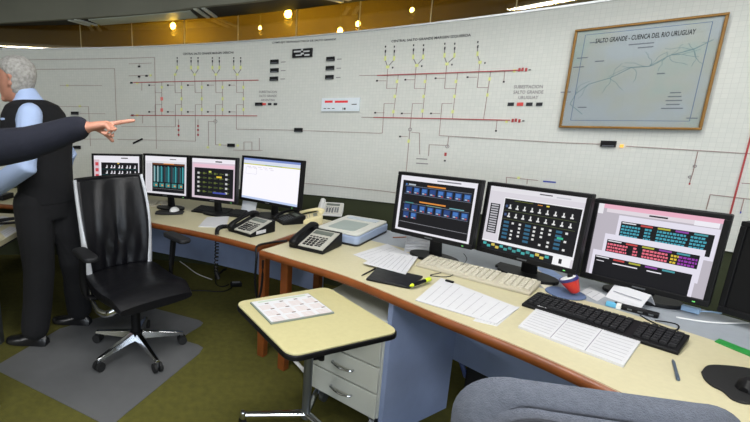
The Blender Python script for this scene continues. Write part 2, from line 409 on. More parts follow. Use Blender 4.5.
# conductors, left diagram
g = []
g += [[Z3(-240, 38), Z3(0, 35), Z3(355, 28), Z3(362, 370)], [Z3(-100, 73), Z3(0, 72), Z3(205, 70), Z3(213, 290)], [Z3(0, 133), Z3(158, 133)],
      [Z3(-40, 212), Z3(107, 212), Z3(115, 360)], [Z3(75, 238), Z3(170, 239)], [Z3(230, 287), Z3(433, 288), Z3(433, 205), Z3(456, 205)],
      [Z3(215, 335), Z3(508, 342), Z3(508, 205), Z3(532, 205)], [Z3(583, 210), Z3(583, 355), Z3(628, 357)], [Z3(610, 205), Z3(583, 205), Z3(583, 215)],
      [Z3(688, 205), Z3(662, 205), Z3(662, 297), Z3(850, 300), (379, 133.3), Z5(35, 290), Z5(40, 207), Z5(67, 207)],
      [Z3(357, 245), Z3(357, 205), Z3(382, 205)], [Z3(557, 360), Z3(557, 268), Z3(583, 268)], [Z3(445, 325), Z3(445, 260)], [Z3(518, 325), Z3(518, 260)],
      [Z3(690, 375), Z3(690, 345), Z3(720, 345), Z3(720, 375)], [Z3(748, 330), Z3(748, 375)], [Z3(650, 375), Z3(760, 377)],
      [(302.7, 183), (380, 190.6), (397, 193)], [(0, 138), (60, 139.5), (112, 139)]]
for x, w_ in ((456, 0), (532, 0), (610, 0), (688, 0), (382, 0)):
    g.append([Z3(x, 118), Z3(x, 246)])
for x in (432, 507, 585, 663):
    g.append([Z3(x-2, 96), Z3(x-1, 118), Z3(x, 160), Z3(x+24, 160)])
g.append([Z3(357, 120), Z3(357, 160), Z3(381, 160)])
for x in (405, 480, 555, 636, 335):
    g.append([Z3(x, 132), Z3(x+22, 132)]); g.append([Z3(x, 232), Z3(x+22, 232)])
for x in (307, 310): g.append([Z3(x, 122 if x == 307 else 246), Z3(x, 152 if x == 307 else 275)])
for y in (52, 97):
    g.append([Z3(258, y), Z3(345, y-3)]); g.append([Z3(297, y), Z3(297, y+14)])
# conductors, right diagram
for a, b in (((80, 127), (65, 247)), ((160, 124), (147, 248)), ((247, 121), (232, 250)), ((340, 117), (320, 251))): g.append([Z5(*a), Z5(*b)])
g += [[Z5(50, 110), Z5(47, 165), Z5(75, 165)], [Z5(130, 104), Z5(125, 165), Z5(155, 165)], [Z5(216, 100), Z5(210, 165), Z5(240, 165)], [Z5(309, 96), Z5(302, 162), Z5(333, 162)],
      [Z5(148, 207), Z5(120, 207), Z5(111, 300), Z5(102, 400)], [Z5(232, 207), Z5(203, 207), Z5(195, 297), Z5(380, 308), Z5(535, 317), ZR(195, 143)],
      [ZR(280, 150), ZR(500, 163), ZR(690, 175)], [Z5(222, 300), Z5(218, 330)], [Z5(140, 350), Z5(140, 290), Z5(117, 288)], [Z5(165, 355), Z5(167, 323), Z5(215, 325)],
      [Z5(380, 116), Z5(377, 145)], [Z5(358, 254), Z5(355, 283)], [ZR(513, 167), ZR(497, 235), ZR(486, 270)], [ZR(540, 355), ZR(553, 307), ZR(690, 323)], [ZR(663, 320), ZR(652, 362)], [ZR(655, 270), ZR(690, 272)],
      [(506.5, 184), (506.5, 177.2), (538.3, 180.4)], [(527.4, 179.3), (527, 184)], [Z5(-30, 128), Z5(20, 128)], [Z5(-24, 246), Z5(10, 246)], [Z5(85, 300), Z5(106, 300)]]
for x, y in ((20, 143), (100, 140), (185, 136), (275, 133), (15, 233), (90, 235), (172, 235)): g.append([Z5(x, y), Z5(x+26, y)])
for P in g: line('conductor_line', P, mat('brown_line', (158, 132, 126), .6), .0034)
# generator forks
mbf = MB()
def seg(a, b, w=.006, k=0): bstrip(mbf, bd(*a), bd(*b), w, k)
for c in (440, 505, 585, 665):
    xs = (c,) if c == 440 else (c-13, c+13)
    for x in xs:
        seg(Z3(x, 38), Z3(x, 74)); seg(Z3(x, 74), Z3(c-8 if c == 440 else c, 92))
for c, xs in ((50, (43, 68)), (132, (122, 150)), (217, (210, 238)), (310, (303,))):
    yo = -(c-50)*.05
    for x in xs: seg(Z5(x, 58+yo), Z5(x, 84+yo)); seg(Z5(x, 84+yo), Z5(c, 104+yo))
mbf.build('generator_forks', M_FLINE, board)['kind'] = 'stuff'
# small symbol tiles: one joined part
ms = MB()
for c in (440, 505, 585, 665):
    for x in ((c,) if c == 440 else (c-13, c+13)):
        bbox(ms, *Z3(x, 66), 1.9, 3.4, 0); bbox(ms, *Z3(x, 42), 1, 2.4, 2); bbox(ms, *Z3(x, 30), 1, 1.4, 2)
    bbox(ms, *Z3(c-8 if c == 440 else c, 92), 2.4, 2.2, 0)
for x in (456, 532, 610, 688):
    for y in (140, 183, 223): bbox(ms, *Z3(x, y), 1.9, 3, 0)
for y in (183, 225): bbox(ms, *Z3(382, y), 2.4, 3.4, 1)
bbox(ms, *Z3(382, 140), 1.9, 2.4, 0)
for x, y in ((290, 124), (340, 95), (290, 245), (28, 133), (75, 211), (600, 355), (667, 358), (555, 365)): bbox(ms, *Z3(x, y), 2.2, 2, 0)
for x, y in ((268, 123), (272, 245), (297, 62), (297, 100), (325, 97)): bbox(ms, *Z3(x, y), 2.4, 1.8, 2)
for x in (405, 480, 555, 636, 335):
    for y in (132, 232): bbox(ms, *Z3(x, y), 1.6, 1.6, 2)
for y in (285, 300, 318):
    bbox(ms, *Z3(445, y), 1.5, 2, 3); bbox(ms, *Z3(518, y), 1.5, 2, 3)
for c, xs in ((50, (43, 68)), (132, (122, 150)), (217, (210, 238)), (310, (303,))):
    yo = -(c-50)*.05
    for x in xs: bbox(ms, *Z5(x, 80+yo), 2, 4.5, 0); bbox(ms, *Z5(x+1, 60+yo), 1.1, 2.8, 2); bbox(ms, *Z5(x+1, 47+yo), 1.1, 1.8, 2)
    bbox(ms, *Z5(c, 104+yo), 3.2, 2.8, 0); bbox(ms, *Z5(c+14, 106+yo), 1.2, 1.6, 2)
for x, y in ((76, 145), (70, 187), (66, 230), (155, 145), (151, 187), (148, 228), (242, 145), (238, 187), (233, 230), (337, 138), (331, 183), (407, 115), (385, 257), (109, 313)): bbox(ms, *Z5(x, y), 2.3, 3.2, 0)
for x, y in ((20, 143), (100, 140), (185, 136), (275, 133), (15, 233), (90, 235), (172, 235), (377, 146), (355, 284), (211, 368), (85, 300)): bbox(ms, *Z5(x, y), 1.8, 1.6, 2)
for x, y in ((421, 112), (430, 111), (440, 112), (402, 255), (411, 254), (421, 256), (213, 350)): bbox(ms, *Z5(x, y), 2.2, 3.4, 3)
bbox(ms, *Z5(450, 112), 2.2, 1, 2); bbox(ms, *Z5(432, 256), 2.2, 1, 2)
bbox(ms, 518.7, 177.8, 2.6, 2.2, 0); bbox(ms, *ZR(652, 365), 1.4, 2, 4); bbox(ms, *ZR(486, 272), 1.6, 1.8, 3)
sy = ms.build('symbol_tiles', [M_YEL, M_PINK, M_BLK, M_RED, M_BLUEP], board); stuff(sy)
def ring(px, py, rpx, m):
    c = bd(px, py); r = bd(px+rpx, py)[0]-c[0]; mb = MB(); P = [(c[0]+r*math.cos(RAD(a)), c[1]+r*math.sin(RAD(a))) for a in range(0, 361, 45)]
    for a, b in zip(P[:-1], P[1:]): bstrip(mb, a, b, .004)
    return mb.build('ring_symbol', m, board)
for p in (Z5(113, 280), Z5(218, 328), Z3(583, 268), ZR(503, 215), ZR(487, 250)): ring(*p, 1.7, M_FLINE)
mk = MB()
for p, w_ in ((Z5(146, 363), 11), (Z5(147, 376), 12)): bbox(mk, *p, w_, 1, 0, .003)
bbox(mk, 549.5, 181.8, 13, 1.5, 1, .003)
# black meter displays set into the board
def meter(px, py, wpx, hpx, lines=1):
    mb = MB(); bbox(mb, px, py, wpx, hpx, 0, .02); o = mb.build('meter_display', M_BLACK, board)
    m2 = MB(); bbox(m2, px, py+hpx*.32, wpx*.8, hpx*.14, 0, .0215); m2.build('meter_scale', M_STEEL, o)
    return o
for p in (Z3(57, 237), Z3(65, 365), Z3(643, 357), Z3(747, 203)): meter(*p, 7, 3.2)
for p in (Z4(95, 122), Z4(95, 155), Z4(93, 187), Z4(310, 111), Z4(308, 146), Z4(306, 181), Z4(187, 383)):
    meter(*p, 8, 4)
for p in (Z4(95, 122), Z4(95, 155), Z4(93, 187), Z4(310, 111), Z4(308, 146), Z4(306, 181)):
    bbox(mk, p[0]+8.5, p[1]+.2, 4.5, .9, 0, .003)
stuff(mk.build('caption_marks', [M_FLINE, M_BLUEP], board))
meter(*ZR(223, 142), 15.5, 6)
mb = MB(); bbox(mb, *ZR(266, 149), 3.6, 3, 0, .012)
mb.build('indicator_lamp', mat('orange_indicator', (255, 190, 80), .5, emit=1.3), board)
mb = MB(); bbox(mb, *Z4(203, 89), 19.5, 8.4, 0, .025); o = mb.build('clock_display', M_BLACK, board)
m2 = MB()
for x, y, w_, h_ in ((185, 84, 7, 1.6), (220, 83, 6, 1.4), (203, 77, 2, 2), (190, 98, 6, 1.2), (222, 97, 5, 1.6), (204, 92, 3, 1.6)): bbox(m2, *Z4(x, y), w_, h_, 0, .0268)
m2.build('display_digits', mat('pale_digits', (200, 205, 205), .5, emit=.6), o)
for base, fx in (((33, 55, 76, 98), Z4), ((397, 423, 449, 477), Z5)):
    for i, x in enumerate(base):
        mb = MB(); p = fx(x, 284 if fx is Z4 else 209); bbox(mb, *p, 3.4 if fx is Z4 else 6.2, 2.2 if fx is Z4 else 3.4, 0, .008)
        mb.build('push_button', M_BLK if i != 1 else mat('red_button', (214, 70, 64), .5), board)
# counter panel with red digits
s0, zt = bd(322.5, 98.4); s1, zb = bd(359.6, 111.2)
mb = MB(); bstrip(mb, (s0, (zt+zb)/2), (s1, (zt+zb)/2), zt-zb, 0, .02)
cp = mb.build('counter_panel', mat('pale_blue_panel', (226, 234, 240), .5), board)
mb = MB()
for x0, x1 in ((290, 320), (328, 378)): bbox(mb, *Z4((x0+x1)/2, 275), (x1-x0)/3.833, 2.2, 0, .022)
mb.build('red_digits', mat('red_led', (230, 40, 50), .5, emit=.8), cp)
mb = MB()
for x in (348, 357, 366): bbox(mb, *Z4(x, 302), 1.8, 2, 0, .022)
for x in (290, 305, 322): bbox(mb, *Z4(x, 301), 2.6, .7, 0, .022)
bbox(mb, *Z4(402, 285), 5, .8, 0, .022)
mb.build('panel_marks', M_BLK, cp)
# magnetic pointer stuck on the board
mb = MB(); bstrip(mb, bd(133.3, 143.3), bd(142.7, 138.8), .016, 0, .012)
tag(mb.build('marker_pen', M_BLACK), 'dark marker stuck slanting on the board under the pointing hand', 'marker')

# ---------------------------------------------------------------- framed map
TLp, TRp, BRp, BLp = (576.2, 29), (730.2, 14.6), (701.4, 131.4), (560.2, 126.6)
sa = (bd(*TLp)[0]+bd(*BLp)[0])/2; sb = (bd(*TRp)[0]+bd(*BRp)[0])/2
za = (bd(*TLp)[1]+bd(*TRp)[1])/2; zb_ = (bd(*BLp)[1]+bd(*BRp)[1])/2
A_ = bw(sa, 0, .012); B2 = bw(sb, 0, .012); mw = (B2-A_).length; mh = za-zb_
mp = thing('framed_map', 'large framed river basin map in a thin gold frame on the board', 'framed map', (A_+B2)/2+Vector((0, 0, zb_)), math.atan2(B2.y-A_.y, B2.x-A_.x))
fw = .013
for c, d in (((0, -.012, fw/2), (mw, .024, fw)), ((0, -.012, mh-fw/2), (mw, .024, fw)), ((-mw/2+fw/2, -.012, mh/2), (fw, .024, mh-2*fw)), ((mw/2-fw/2, -.012, mh/2), (fw, .024, mh-2*fw))):
    MB().box(c, d).build('frame_bar', M_GOLD, mp, bevel=.003)
def map_material():
    m = bpy.data.materials.new('map_print'); m.use_nodes = True; nt = m.node_tree; b = nt.nodes['Principled BSDF']
    tc = nt.nodes.new('ShaderNodeTexCoord')
    n = nt.nodes.new('ShaderNodeTexNoise'); n.inputs['Scale'].default_value = 3.2; n.inputs['Detail'].default_value = 6
    nt.links.new(tc.outputs['Object'], n.inputs['Vector'])
    r = nt.nodes.new('ShaderNodeValToRGB'); e = r.color_ramp.elements
    e[0].position = .42; e[0].color = (*lin((206, 208, 212)), 1); e[1].position = .62; e[1].color = (*lin((196, 206, 200)), 1)
    q = e.new(.53); q.color = (*lin((208, 206, 198)), 1)
    nt.links.new(n.outputs['Fac'], r.inputs['Fac']); nt.links.new(r.outputs['Color'], b.inputs['Base Color']); b.inputs['Roughness'].default_value = .6
    return m
sheet = MB().box((0, -.006, mh/2), (mw-2*fw, .008, mh-2*fw)).build('map_sheet', map_material(), mp)
def mline(pts, w, m, name='map_line', y=-.0108):
    mb = MB()
    for a, b in zip(pts[:-1], pts[1:]):
        a = Vector((a[0], 0, a[1])); b = Vector((b[0], 0, b[1])); d = (b-a).normalized(); n = Vector((-d.z, 0, d.x))*w/2
        mb.add([Vector((p.x, y, p.z)) for p in (a-n, b-n, b+n, a+n)], [(0, 1, 2, 3)])
    return mb.build(name, m, sheet)
ix, iz0, iz1 = mw/2-.05, .045, mh-.035
mline([(-ix, iz0), (ix, iz0), (ix, iz1), (-ix, iz1), (-ix, iz0)], .003, mat('map_blue', (120, 140, 175), .6), 'map_border')
me = text_me('SALTO GRANDE - CUENCA DEL RIO URUGUAY', .1); xs = [v.co.x for v in me.vertices]; ys = [v.co.y for v in me.vertices]
for v in me.vertices: v.co = Vector(((v.co.x-min(xs))/(max(xs)-min(xs))*.66*mw-.33*mw-.0, -.0108, mh-.075+(v.co.y)/(max(ys)-min(ys))*.026))
me.materials.clear(); me.materials.append(M_BLK); link('map_title', me, sheet)
rnd = random.Random(3)
M_RIV = mat('map_river', (150, 172, 176), .6)
riv = [(-ix+.05, .08), (-.26, .14), (-.24, .2), (-.19, .25), (-.1, .28), (-.02, .33), (.05, .33), (.12, .38), (.2, .4), (.26, .44)]
riv = [(x*mw/.79 if False else x, z*mh/.56) for x, z in riv]
mline(riv, .0038, M_RIV, 'river')
for k in range(26):
    i = rnd.randrange(2, len(riv)); x, z = riv[i]; P = [(x, z)]; a = rnd.uniform(0, 6.28)
    for q in range(5): a += rnd.uniform(-.6, .6); x += .022*math.cos(a); z += .017*math.sin(a); P.append((max(-ix, min(ix, x)), max(.07, min(mh-.13, z))))
    mline(P, .0022, M_RIV, 'tributary')
mb = MB()
for x, z, w_ in ((-.24, .40, .05), (-.25, .35, .05), (-.16, .375, .04), (-.29, .21, .05), (.1, .29, .03), (-.2, .12, .04), (.17, .13, .05), (.17, .15, .06), (.17, .11, .08), (.17, .17, .05), (.17, .19, .04), (.25, .06, .04), (0, mh-.11, .1), (0.02, mh-.13, .06), (-ix+.04, mh-.08, .03), (-ix+.08, mh-.08, .02)):
    mb.add([Vector((x-w_/2, -.0109, z-.003)), Vector((x+w_/2, -.0109, z-.003)), Vector((x+w_/2, -.0109, z+.003)), Vector((x-w_/2, -.0109, z+.003))], [(0, 1, 2, 3)])
stuff(mb.build('map_captions', M_INK, sheet))
MB().box((0, -.016, mh/2), (mw-2*fw, .003, mh-2*fw)).build('glass', M_CLEAR, mp)

# ---------------------------------------------------------------- desks
ZD = .73
def offset(P, d):
    out = []
    for i, p in enumerate(P):
        t = (P[min(i+1, len(P)-1)]-P[max(i-1, 0)]).normalized(); n = Vector((-t.y, t.x, 0)); out.append(p+n*d)
    return out
def strip_slab(F0, F1, z0, z1):
    mb = MB(); mb.loft([[Vector((a.x, a.y, z0)), Vector((a.x, a.y, z1)), Vector((b.x, b.y, z1)), Vector((b.x, b.y, z0))] for a, b in zip(F0, F1)]); return mb
def band(P, z0, z1, d=.014):             # rounded wooden edge following the front polyline
    mb = MB(); O = offset(P, -d); I = offset(P, .004)
    mb.loft([[Vector((i.x, i.y, z0)), Vector((o.x*.6+i.x*.4, o.y*.6+i.y*.4, z0)), Vector((o.x, o.y, z0+.01)), Vector((o.x, o.y, z1-.012)), Vector((o.x*.6+i.x*.4, o.y*.6+i.y*.4, z1-.002)), Vector((i.x, i.y, z1+.0005))] for o, i in zip(O, I)])
    return mb
def post(p, z0, z1, w, rz): return MB().box((p.x, p.y, (z0+z1)/2), (w, w, z1-z0), rz)
V3 = lambda x, y: Vector((x, y, 0))
# right desk
RF = spline([V3(*p) for p in ((.250, 2.337), (.434, 2.134), (.556, 1.999), (.640, 1.890), (.745, 1.715), (.848, 1.532), (.935, 1.395), (1.017, 1.260), (1.10, 1.09), (1.17, .88), (1.22, .62))], 4)
rd = thing('control_desk', 'curved beige control desk with orange wood edge carrying dark screens', 'desk', (0, 0, 0))
RY = offset(RF, .64); RK = offset(RF, .95)
strip_slab(RF, RY, ZD-.03, ZD).build('desk_top', M_TOP, rd)
strip_slab(offset(RF, .642), RK, ZD-.03, ZD-.001).build('rear_shelf', M_GREYTOP, rd)
band(RF, ZD-.037, ZD).build('edge_band', M_WOOD, rd, True)
E0 = [RF[0], RF[0]+(RK[0]-RF[0])]
band([RK[0], RY[0], RF[0]], ZD-.037, ZD, .012).build('end_band', M_WOOD, rd)
MPo = offset(RF, .50)[14:]; MPi = offset(RF, .515)[14:]
strip_slab(MPo, MPi, .28, ZD-.03).build('modesty_panel', M_PANEL, rd)
d0 = (RF[2]-RF[0]).normalized(); rz0 = math.atan2(d0.y, d0.x)
post(V3(.394, 2.303), 0, ZD-.03, .05, rz0).build('leg', M_WOOD, rd, bevel=.006)
n0 = Vector((-d0.y, d0.x, 0))
pz = V3(.394, 2.303)+n0*.66; post(pz, 0, ZD-.03, .05, rz0).build('leg', M_WOOD, rd, bevel=.006)
# white foot rail behind the leg
mb = MB(); a = at(283, 362, .04); mb.tube([a+n0*.08+Vector((0, 0, .10)), a+n0*.08, a+n0*.02+d0*.14], .012, 8); mb.build('foot_rail', M_WHITE, rd)
# blue side panel between pedestal and knee space
sp0 = V3(.757, 1.735); sp1 = V3(1.18, 1.96)
sd = (sp1-sp0).normalized(); sn = Vector((-sd.y, sd.x, 0))*.012
MB().prism([(sp0+sn)[:2], (sp1+sn)[:2], (sp1-sn)[:2], (sp0-sn)[:2]], 0, ZD-.03).build('side_panel', M_PANEL, rd)
k0 = RF[-6]; kn = offset(RF, .8)[-6]
strip_slab([k0*.9+kn*.1, k0*.9+kn*.1+V3(.02, .01)], [kn, kn+V3(.02, .01)], 0, ZD-.03).build('side_panel', M_PANEL, rd)
# left desk
LF = spline([V3(*p) for p in ((-3.2, 3.86), (-2.6, 3.80), (-1.95, 3.66), (-1.2, 3.385), (-.84, 3.20), (-.481, 2.985), (-.112, 2.724), (.08, 2.565), (.236, 2.415))], 4)
ld = thing('control_desk', 'curved beige control desk with orange wood edge carrying four pale screens', 'desk', (0, 0, 0))
LK = offset(LF, .86)
strip_slab(LF, LK, ZD-.03, ZD).build('desk_top', M_TOP, ld)
band(LF, ZD-.037, ZD).build('edge_band', M_WOOD, ld, True)
band([LF[-1], LK[-1]], ZD-.037, ZD, .012).build('end_band', M_WOOD, ld)
strip_slab(offset(LF, .76), offset(LF, .78), .20, ZD-.03).build('modesty_panel', M_PANEL, ld)
d1 = (LF[-1]-LF[-3]).normalized(); rz1 = math.atan2(d1.y, d1.x); n1 = Vector((-d1.y, d1.x, 0))
post(V3(.285, 2.452), 0, ZD-.03, .05, rz1).build('leg', M_WOOD, ld, bevel=.006)
post(V3(.285, 2.452)+n1*.62, 0, ZD-.03, .05, rz1).build('leg', M_WOOD, ld, bevel=.006)
# side desk at the left picture edge
sk = thing('side_desk', 'beige side desk at the left picture edge behind the man', 'desk', (0, 0, 0))
sp = [(-1.34, 2.50), (-1.335, 2.80), (-1.56, 3.30), (-2.7, 3.52), (-2.7, 2.50)]
MB().prism(sp, ZD-.045, ZD-.012).build('desk_top', M_TOP, sk)
MB().prism([(x-.004 if x > -2 else x, y+(.004 if y < 2.6 else -.004)) for x, y in sp], ZD-.06, ZD-.045).build('dark_edge', M_DARK, sk)
for p in ((-1.45, 2.6), (-2.6, 2.6), (-2.6, 3.4)): post(V3(*p), 0, ZD-.06, .05, 0).build('leg', M_STEEL, sk)
MB().box((-2.0, 2.62, .42), (1.1, .02, .5)).build('modesty_panel', M_DARK, sk)

# pedestal
pc = at(310, 386, .10); pd = Vector((.676, -.737, 0)); pn = Vector((.737, .676, 0))
ped = thing('drawer_pedestal', 'pale grey drawer pedestal on castors under the right desk', 'drawer unit', (pc.x, pc.y, 0), math.atan2(pd.y, pd.x))
PW, PD_, PZ0, PZ1 = .36, .40, .10, .57
MB().box((PW/2, PD_/2+.02, (PZ0+PZ1)/2), (PW, PD_, PZ1-PZ0)).build('body', M_PED, ped, bevel=.004)
MB().box((PW/2, PD_/2+.01, PZ1+.012), (PW+.01, PD_+.02, .02)).build('top_panel', M_PED, ped, bevel=.004)
dh = (PZ1-PZ0)/3.5
for i in range(4):
    z0 = PZ0+.004+i*dh; h = dh-.008 if i < 3 else dh*.5-.006
    dr = MB().box((PW/2, .009, z0+h/2), (PW-.008, .018, h)).build('drawer', M_PED, ped, bevel=.003)
    if i < 3:
        zc = z0+h*.52; P = [Vector((PW*.5-.055, 0, zc)), Vector((PW*.5-.05, -.016, zc)), Vector((PW*.5, -.026, zc-.004)), Vector((PW*.5+.05, -.016, zc)), Vector((PW*.5+.055, 0, zc))]
        MB().tube(spline(P, 4), .0055, 8).build('handle', M_CHROME, dr, True)
for x, y in ((.04, .06), (PW-.04, .06), (.04, PD_-.03), (PW-.04, PD_-.03)):
    mb = MB(); mb.tube([(x-.012, y+.012, .03), (x+.012, y+.012, .03)], .03, 14); mb.box((x, y, .08), (.03, .03, .04)); mb.build('castor', M_STEEL, ped)

# ---------------------------------------------------------------- monitors
def quadm(mb, x0, x1, z0, z1, y, k): mb.add([(x0, y, z0), (x1, y, z0), (x1, y, z1), (x0, y, z1)], [(0, 1, 2, 3)], k)
class Screen:                            # paints rectangles in 0..1 screen space (y down) as thin layers in front of the glass
    def __init__(s, w, h): s.mb = MB(); s.w = w; s.h = h; s.mats = []; s.y = 0
    def r(s, x0, y0, x1, y1, rgb, lay=1, e=None):
        m = scr(rgb, e)
        if m not in s.mats: s.mats.append(m)
        quadm(s.mb, (x0-.5)*s.w, (x1-.5)*s.w, (.5-y1)*s.h, (.5-y0)*s.h, -.0003*lay, s.mats.index(m))
WHT = (232, 230, 238); LIL = (196, 190, 200); BK = (14, 14, 20); BLU = (70, 120, 190); ORG = (220, 140, 60); GRY = (150, 150, 158); TEAL = (60, 130, 130)
CY_ = (70, 160, 180)
def scr_A(S):
    S.r(0, 0, 1, 1, WHT); S.r(.035, .085, .965, .965, BK, 2)
    rn = random.Random(1)
    for row, (y, n) in enumerate(((.25, 8), (.56, 8), (.70, 2))):
        for i in range(n):
            x = .09+i*.109
            S.r(x, y-.055, x+.085, y+.06, (30, 60, 110), 3); S.r(x+.01, y-.04, x+.07, y+.02, BLU if rn.random() > .3 else (40, 70, 130), 4)
            S.r(x+.015, y+.03, x+.045, y+.05, (170, 190, 210), 5); S.r(x+.05, y+.035, x+.07, y+.055, (200, 90, 70), 5)
        if n == 8: S.r(.07, y-.075, .94, y-.068, (120, 130, 150), 3); S.r(.07, y+.07, .94, y+.077, (110, 120, 140), 3)
    S.r(.38, .135, .62, .16, ORG, 3); S.r(.3, .43, .65, .455, ORG, 3); S.r(.12, .14, .22, .165, (180, 190, 200), 3)
    S.r(.08, .14, .10, .17, BLU, 3); S.r(.7, .46, .88, .475, (120, 180, 190), 3); S.r(.1, .47, .22, .49, TEAL, 3); S.r(.4, .48, .6, .49, (130, 170, 150), 3)
    S.r(.05, .835, .955, .842, GRY, 3); S.r(.5, .03, .8, .05, (120, 120, 130), 2)
def scr_B(S, left=(90, 90, 96), pink=False):
    S.r(0, 0, 1, 1, (216, 212, 220)); S.r(0, 0, 1, .075, (226, 224, 230), 2); S.r(.55, .03, .68, .045, (60, 60, 66), 3); S.r(.72, .04, .86, .06, (196, 196, 204), 3)
    S.r(.18, .15, .99, .86, (236, 236, 240), 2); S.r(.19, .165, .98, .84, BK, 3)
    S.r(.03, .27, .145, .74, (40, 40, 46), 2)
    for i in range(12):
        y = .285+i*.038
        S.r(.045, y, .13, y+.02, (190, 190, 196), 3)
    rn = random.Random(5)
    for r, y in enumerate((.25, .38)):
        for i in range(9):
            x = .24+i*.08
            S.r(x+.015, y, x+.028, y+.05, (226, 226, 226), 4); S.r(x+.005, y+.045, x+.038, y+.066, (226, 226, 226), 4)
        S.r(.2, y+.095, .95, y+.1, (90, 100, 60), 4)
        S.r(.21, y+.01, .235, y+.05, (70, 90, 130), 4)
    for r in range(5):
        y = .51+r*.06
        for i in range(9):
            x = .22+i*.08
            if i in (0, 3, 7): S.r(x, y, x+.06, y+.035, (50, 100, 130), 4)
            elif rn.random() > .2: S.r(x+.01, y+.005, x+.035, y+.035, (222, 222, 222), 4)
    S.r(.8, .6, .86, .63, (60, 180, 140), 5); S.r(.64, .185, .67, .205, (230, 210, 80), 5); S.r(.55, .19, .6, .2, ORG, 5); S.r(.3, .185, .5, .19, (120, 130, 40), 4)
    S.r(0, .86, 1, .88, (240, 240, 244), 3); S.r(0, .885, .8, 1, (24, 26, 30), 2)
    for i in range(15):
        x = .02+i*.05; S.r(x, .9+.03*(i % 2), x+.04, .94+.03*(i % 2), rn.choice([(70, 170, 170), (210, 190, 90), (70, 150, 150)]), 3)
    S.r(.8, .88, .97, 1, (244, 244, 246), 3); S.r(.86, .9, .89, .97, (40, 40, 44), 4)
def scr_C(S):
    S.r(0, 0, 1, 1, (186, 180, 190)); S.r(0, 0, 1, .06, (232, 176, 196), 2); S.r(.08, .06, .95, .11, (222, 214, 222), 2); S.r(.45, .075, .6, .095, (40, 40, 44), 3); S.r(0, 0, .05, .14, (232, 230, 236), 3)
    S.r(.8, .06, .98, .12, (236, 234, 242), 3)
    for i, (x0, y0, x1, y1) in enumerate(((.2, .13, .995, .52), (.11, .40, .93, .82), (.03, .645, .91, 1.0))):
        L = 3+i*4
        S.r(x0, y0, x1, y1, (226, 222, 236), L); S.r(x0+.03, y0+.075, x1-.03, y1-.045 if i < 2 else 1, BK, L+1)
        rn = random.Random(i); n = 9
        S.r(x0+.04, y0+.085, x0+.16, y0+.1, (220, 220, 226), L+2)
        for c, col in enumerate(((190, 70, 70), (170, 170, 60), (140, 70, 160), (70, 150, 160))): S.r(x0+.2+c*.14, y0+.085, x0+.3+c*.14, y0+.108, col, L+2)
        if i == 2:
            S.r(x0+.05, y0+.14, x0+.12, y0+.15, WHT, L+2); S.r(x0+.2, y0+.14, x0+.42, y0+.155, WHT, L+2); S.r(x0+.5, y0+.14, x0+.62, y0+.155, WHT, L+2)
            continue
        cols = (((.04, .2), (.24, .3), (.34, .58), (.6, .72)) if i == 0 else ((.04, .22), (.27, .31), (.35, .56), (.58, .64), (.64, .78)))
        for c, (a, b) in enumerate(cols):
            for r_ in range(5):
                y = y0+.125+r_*.042
                if y+.03 > y1-.05: break
                x = a
                while x < b-.01:
                    w_ = rn.uniform(.012, .03); col = CY_ if i == 0 else ((230, 110, 130) if c < 3 else ((220, 190, 60) if c == 3 else (150, 60, 170)))
                    S.r(x0+x, y, x0+min(x+w_, b), y+.026, col, L+2); x += w_+.006
def scr_M1(S):
    S.r(0, 0, 1, 1, WHT); S.r(0, .12, .12, 1, (214, 190, 198), 2); S.r(.16, .2, .97, .97, BK, 2)
    for i in range(4): S.r(.03, .2+i*.18, .1, .3+i*.18, (200, 70, 80), 3)
    for r in range(4):
        for i in range(8):
            x = .28+i*.085+(.02 if i % 2 else 0); y = .28+r*.17
            S.r(x, y, x+.02, y+.08, WHT, 3); S.r(x-.02, y+.06, x+.02, y+.09, WHT, 3)
        S.r(.17, .4+r*.17, .96, .405+r*.17, (40, 120, 120), 3)
    S.r(.6, .05, .75, .08, (60, 60, 60), 2); S.r(.52, .21, .56, .24, (230, 200, 90), 4)
def scr_M2(S):
    S.r(0, 0, 1, 1, (222, 220, 226)); S.r(0, 0, 1, .13, (236, 234, 240), 2); S.r(.17, .18, .95, .95, BK, 2); S.r(.18, .19, .94, .22, (120, 70, 40), 3); S.r(.45, .18, .7, .2, ORG, 4)
    for i in range(7): S.r(.03+i*.018, .2, .035+i*.018, .95, (150, 150, 156), 2)
    for i in range(9):
        x = .21+i*.085
        S.r(x, .26, x+.03, .68, (150, 180, 184) if i < 2 else ((60, 60, 66) if i % 2 else (60, 150, 156)), 3); S.r(x+.035, .28, x+.06, .68, (40, 100, 108), 3)
    for i in range(5): S.r(.2+i*.15, .71, .31+i*.15, .82, TEAL, 3); S.r(.25+i*.15, .75, .29+i*.15, .79, (220, 150, 90), 4)
    S.r(.18, .86, .94, .865, (150, 150, 150), 3); S.r(.6, .06, .75, .08, (90, 90, 90), 3)
def scr_M3(S):
    S.r(0, 0, 1, 1, (214, 196, 210)); S.r(0, 0, 1, .1, (236, 232, 240), 2); S.r(.03, .14, .98, .22, (230, 190, 206), 2); S.r(.06, .23, .96, .95, BK, 2)
    for r in range(5):
        for i in range(6):
            x = .13+i*.13; y = .34+r*.115
            S.r(x, y, x+.05, y+.05, (200, 200, 200) if i in (0, 5) else ((90, 100, 50) if (r+i) % 2 else (60, 70, 40)), 3); S.r(x+.055, y+.02, x+.09, y+.03, (120, 140, 60), 3)
    S.r(.58, .42, .7, .46, (230, 200, 60), 4); S.r(.4, .3, .46, .34, (190, 200, 90), 4); S.r(.5, .82, .8, .86, (70, 80, 170), 4); S.r(.55, .05, .7, .08, (60, 60, 60), 3)
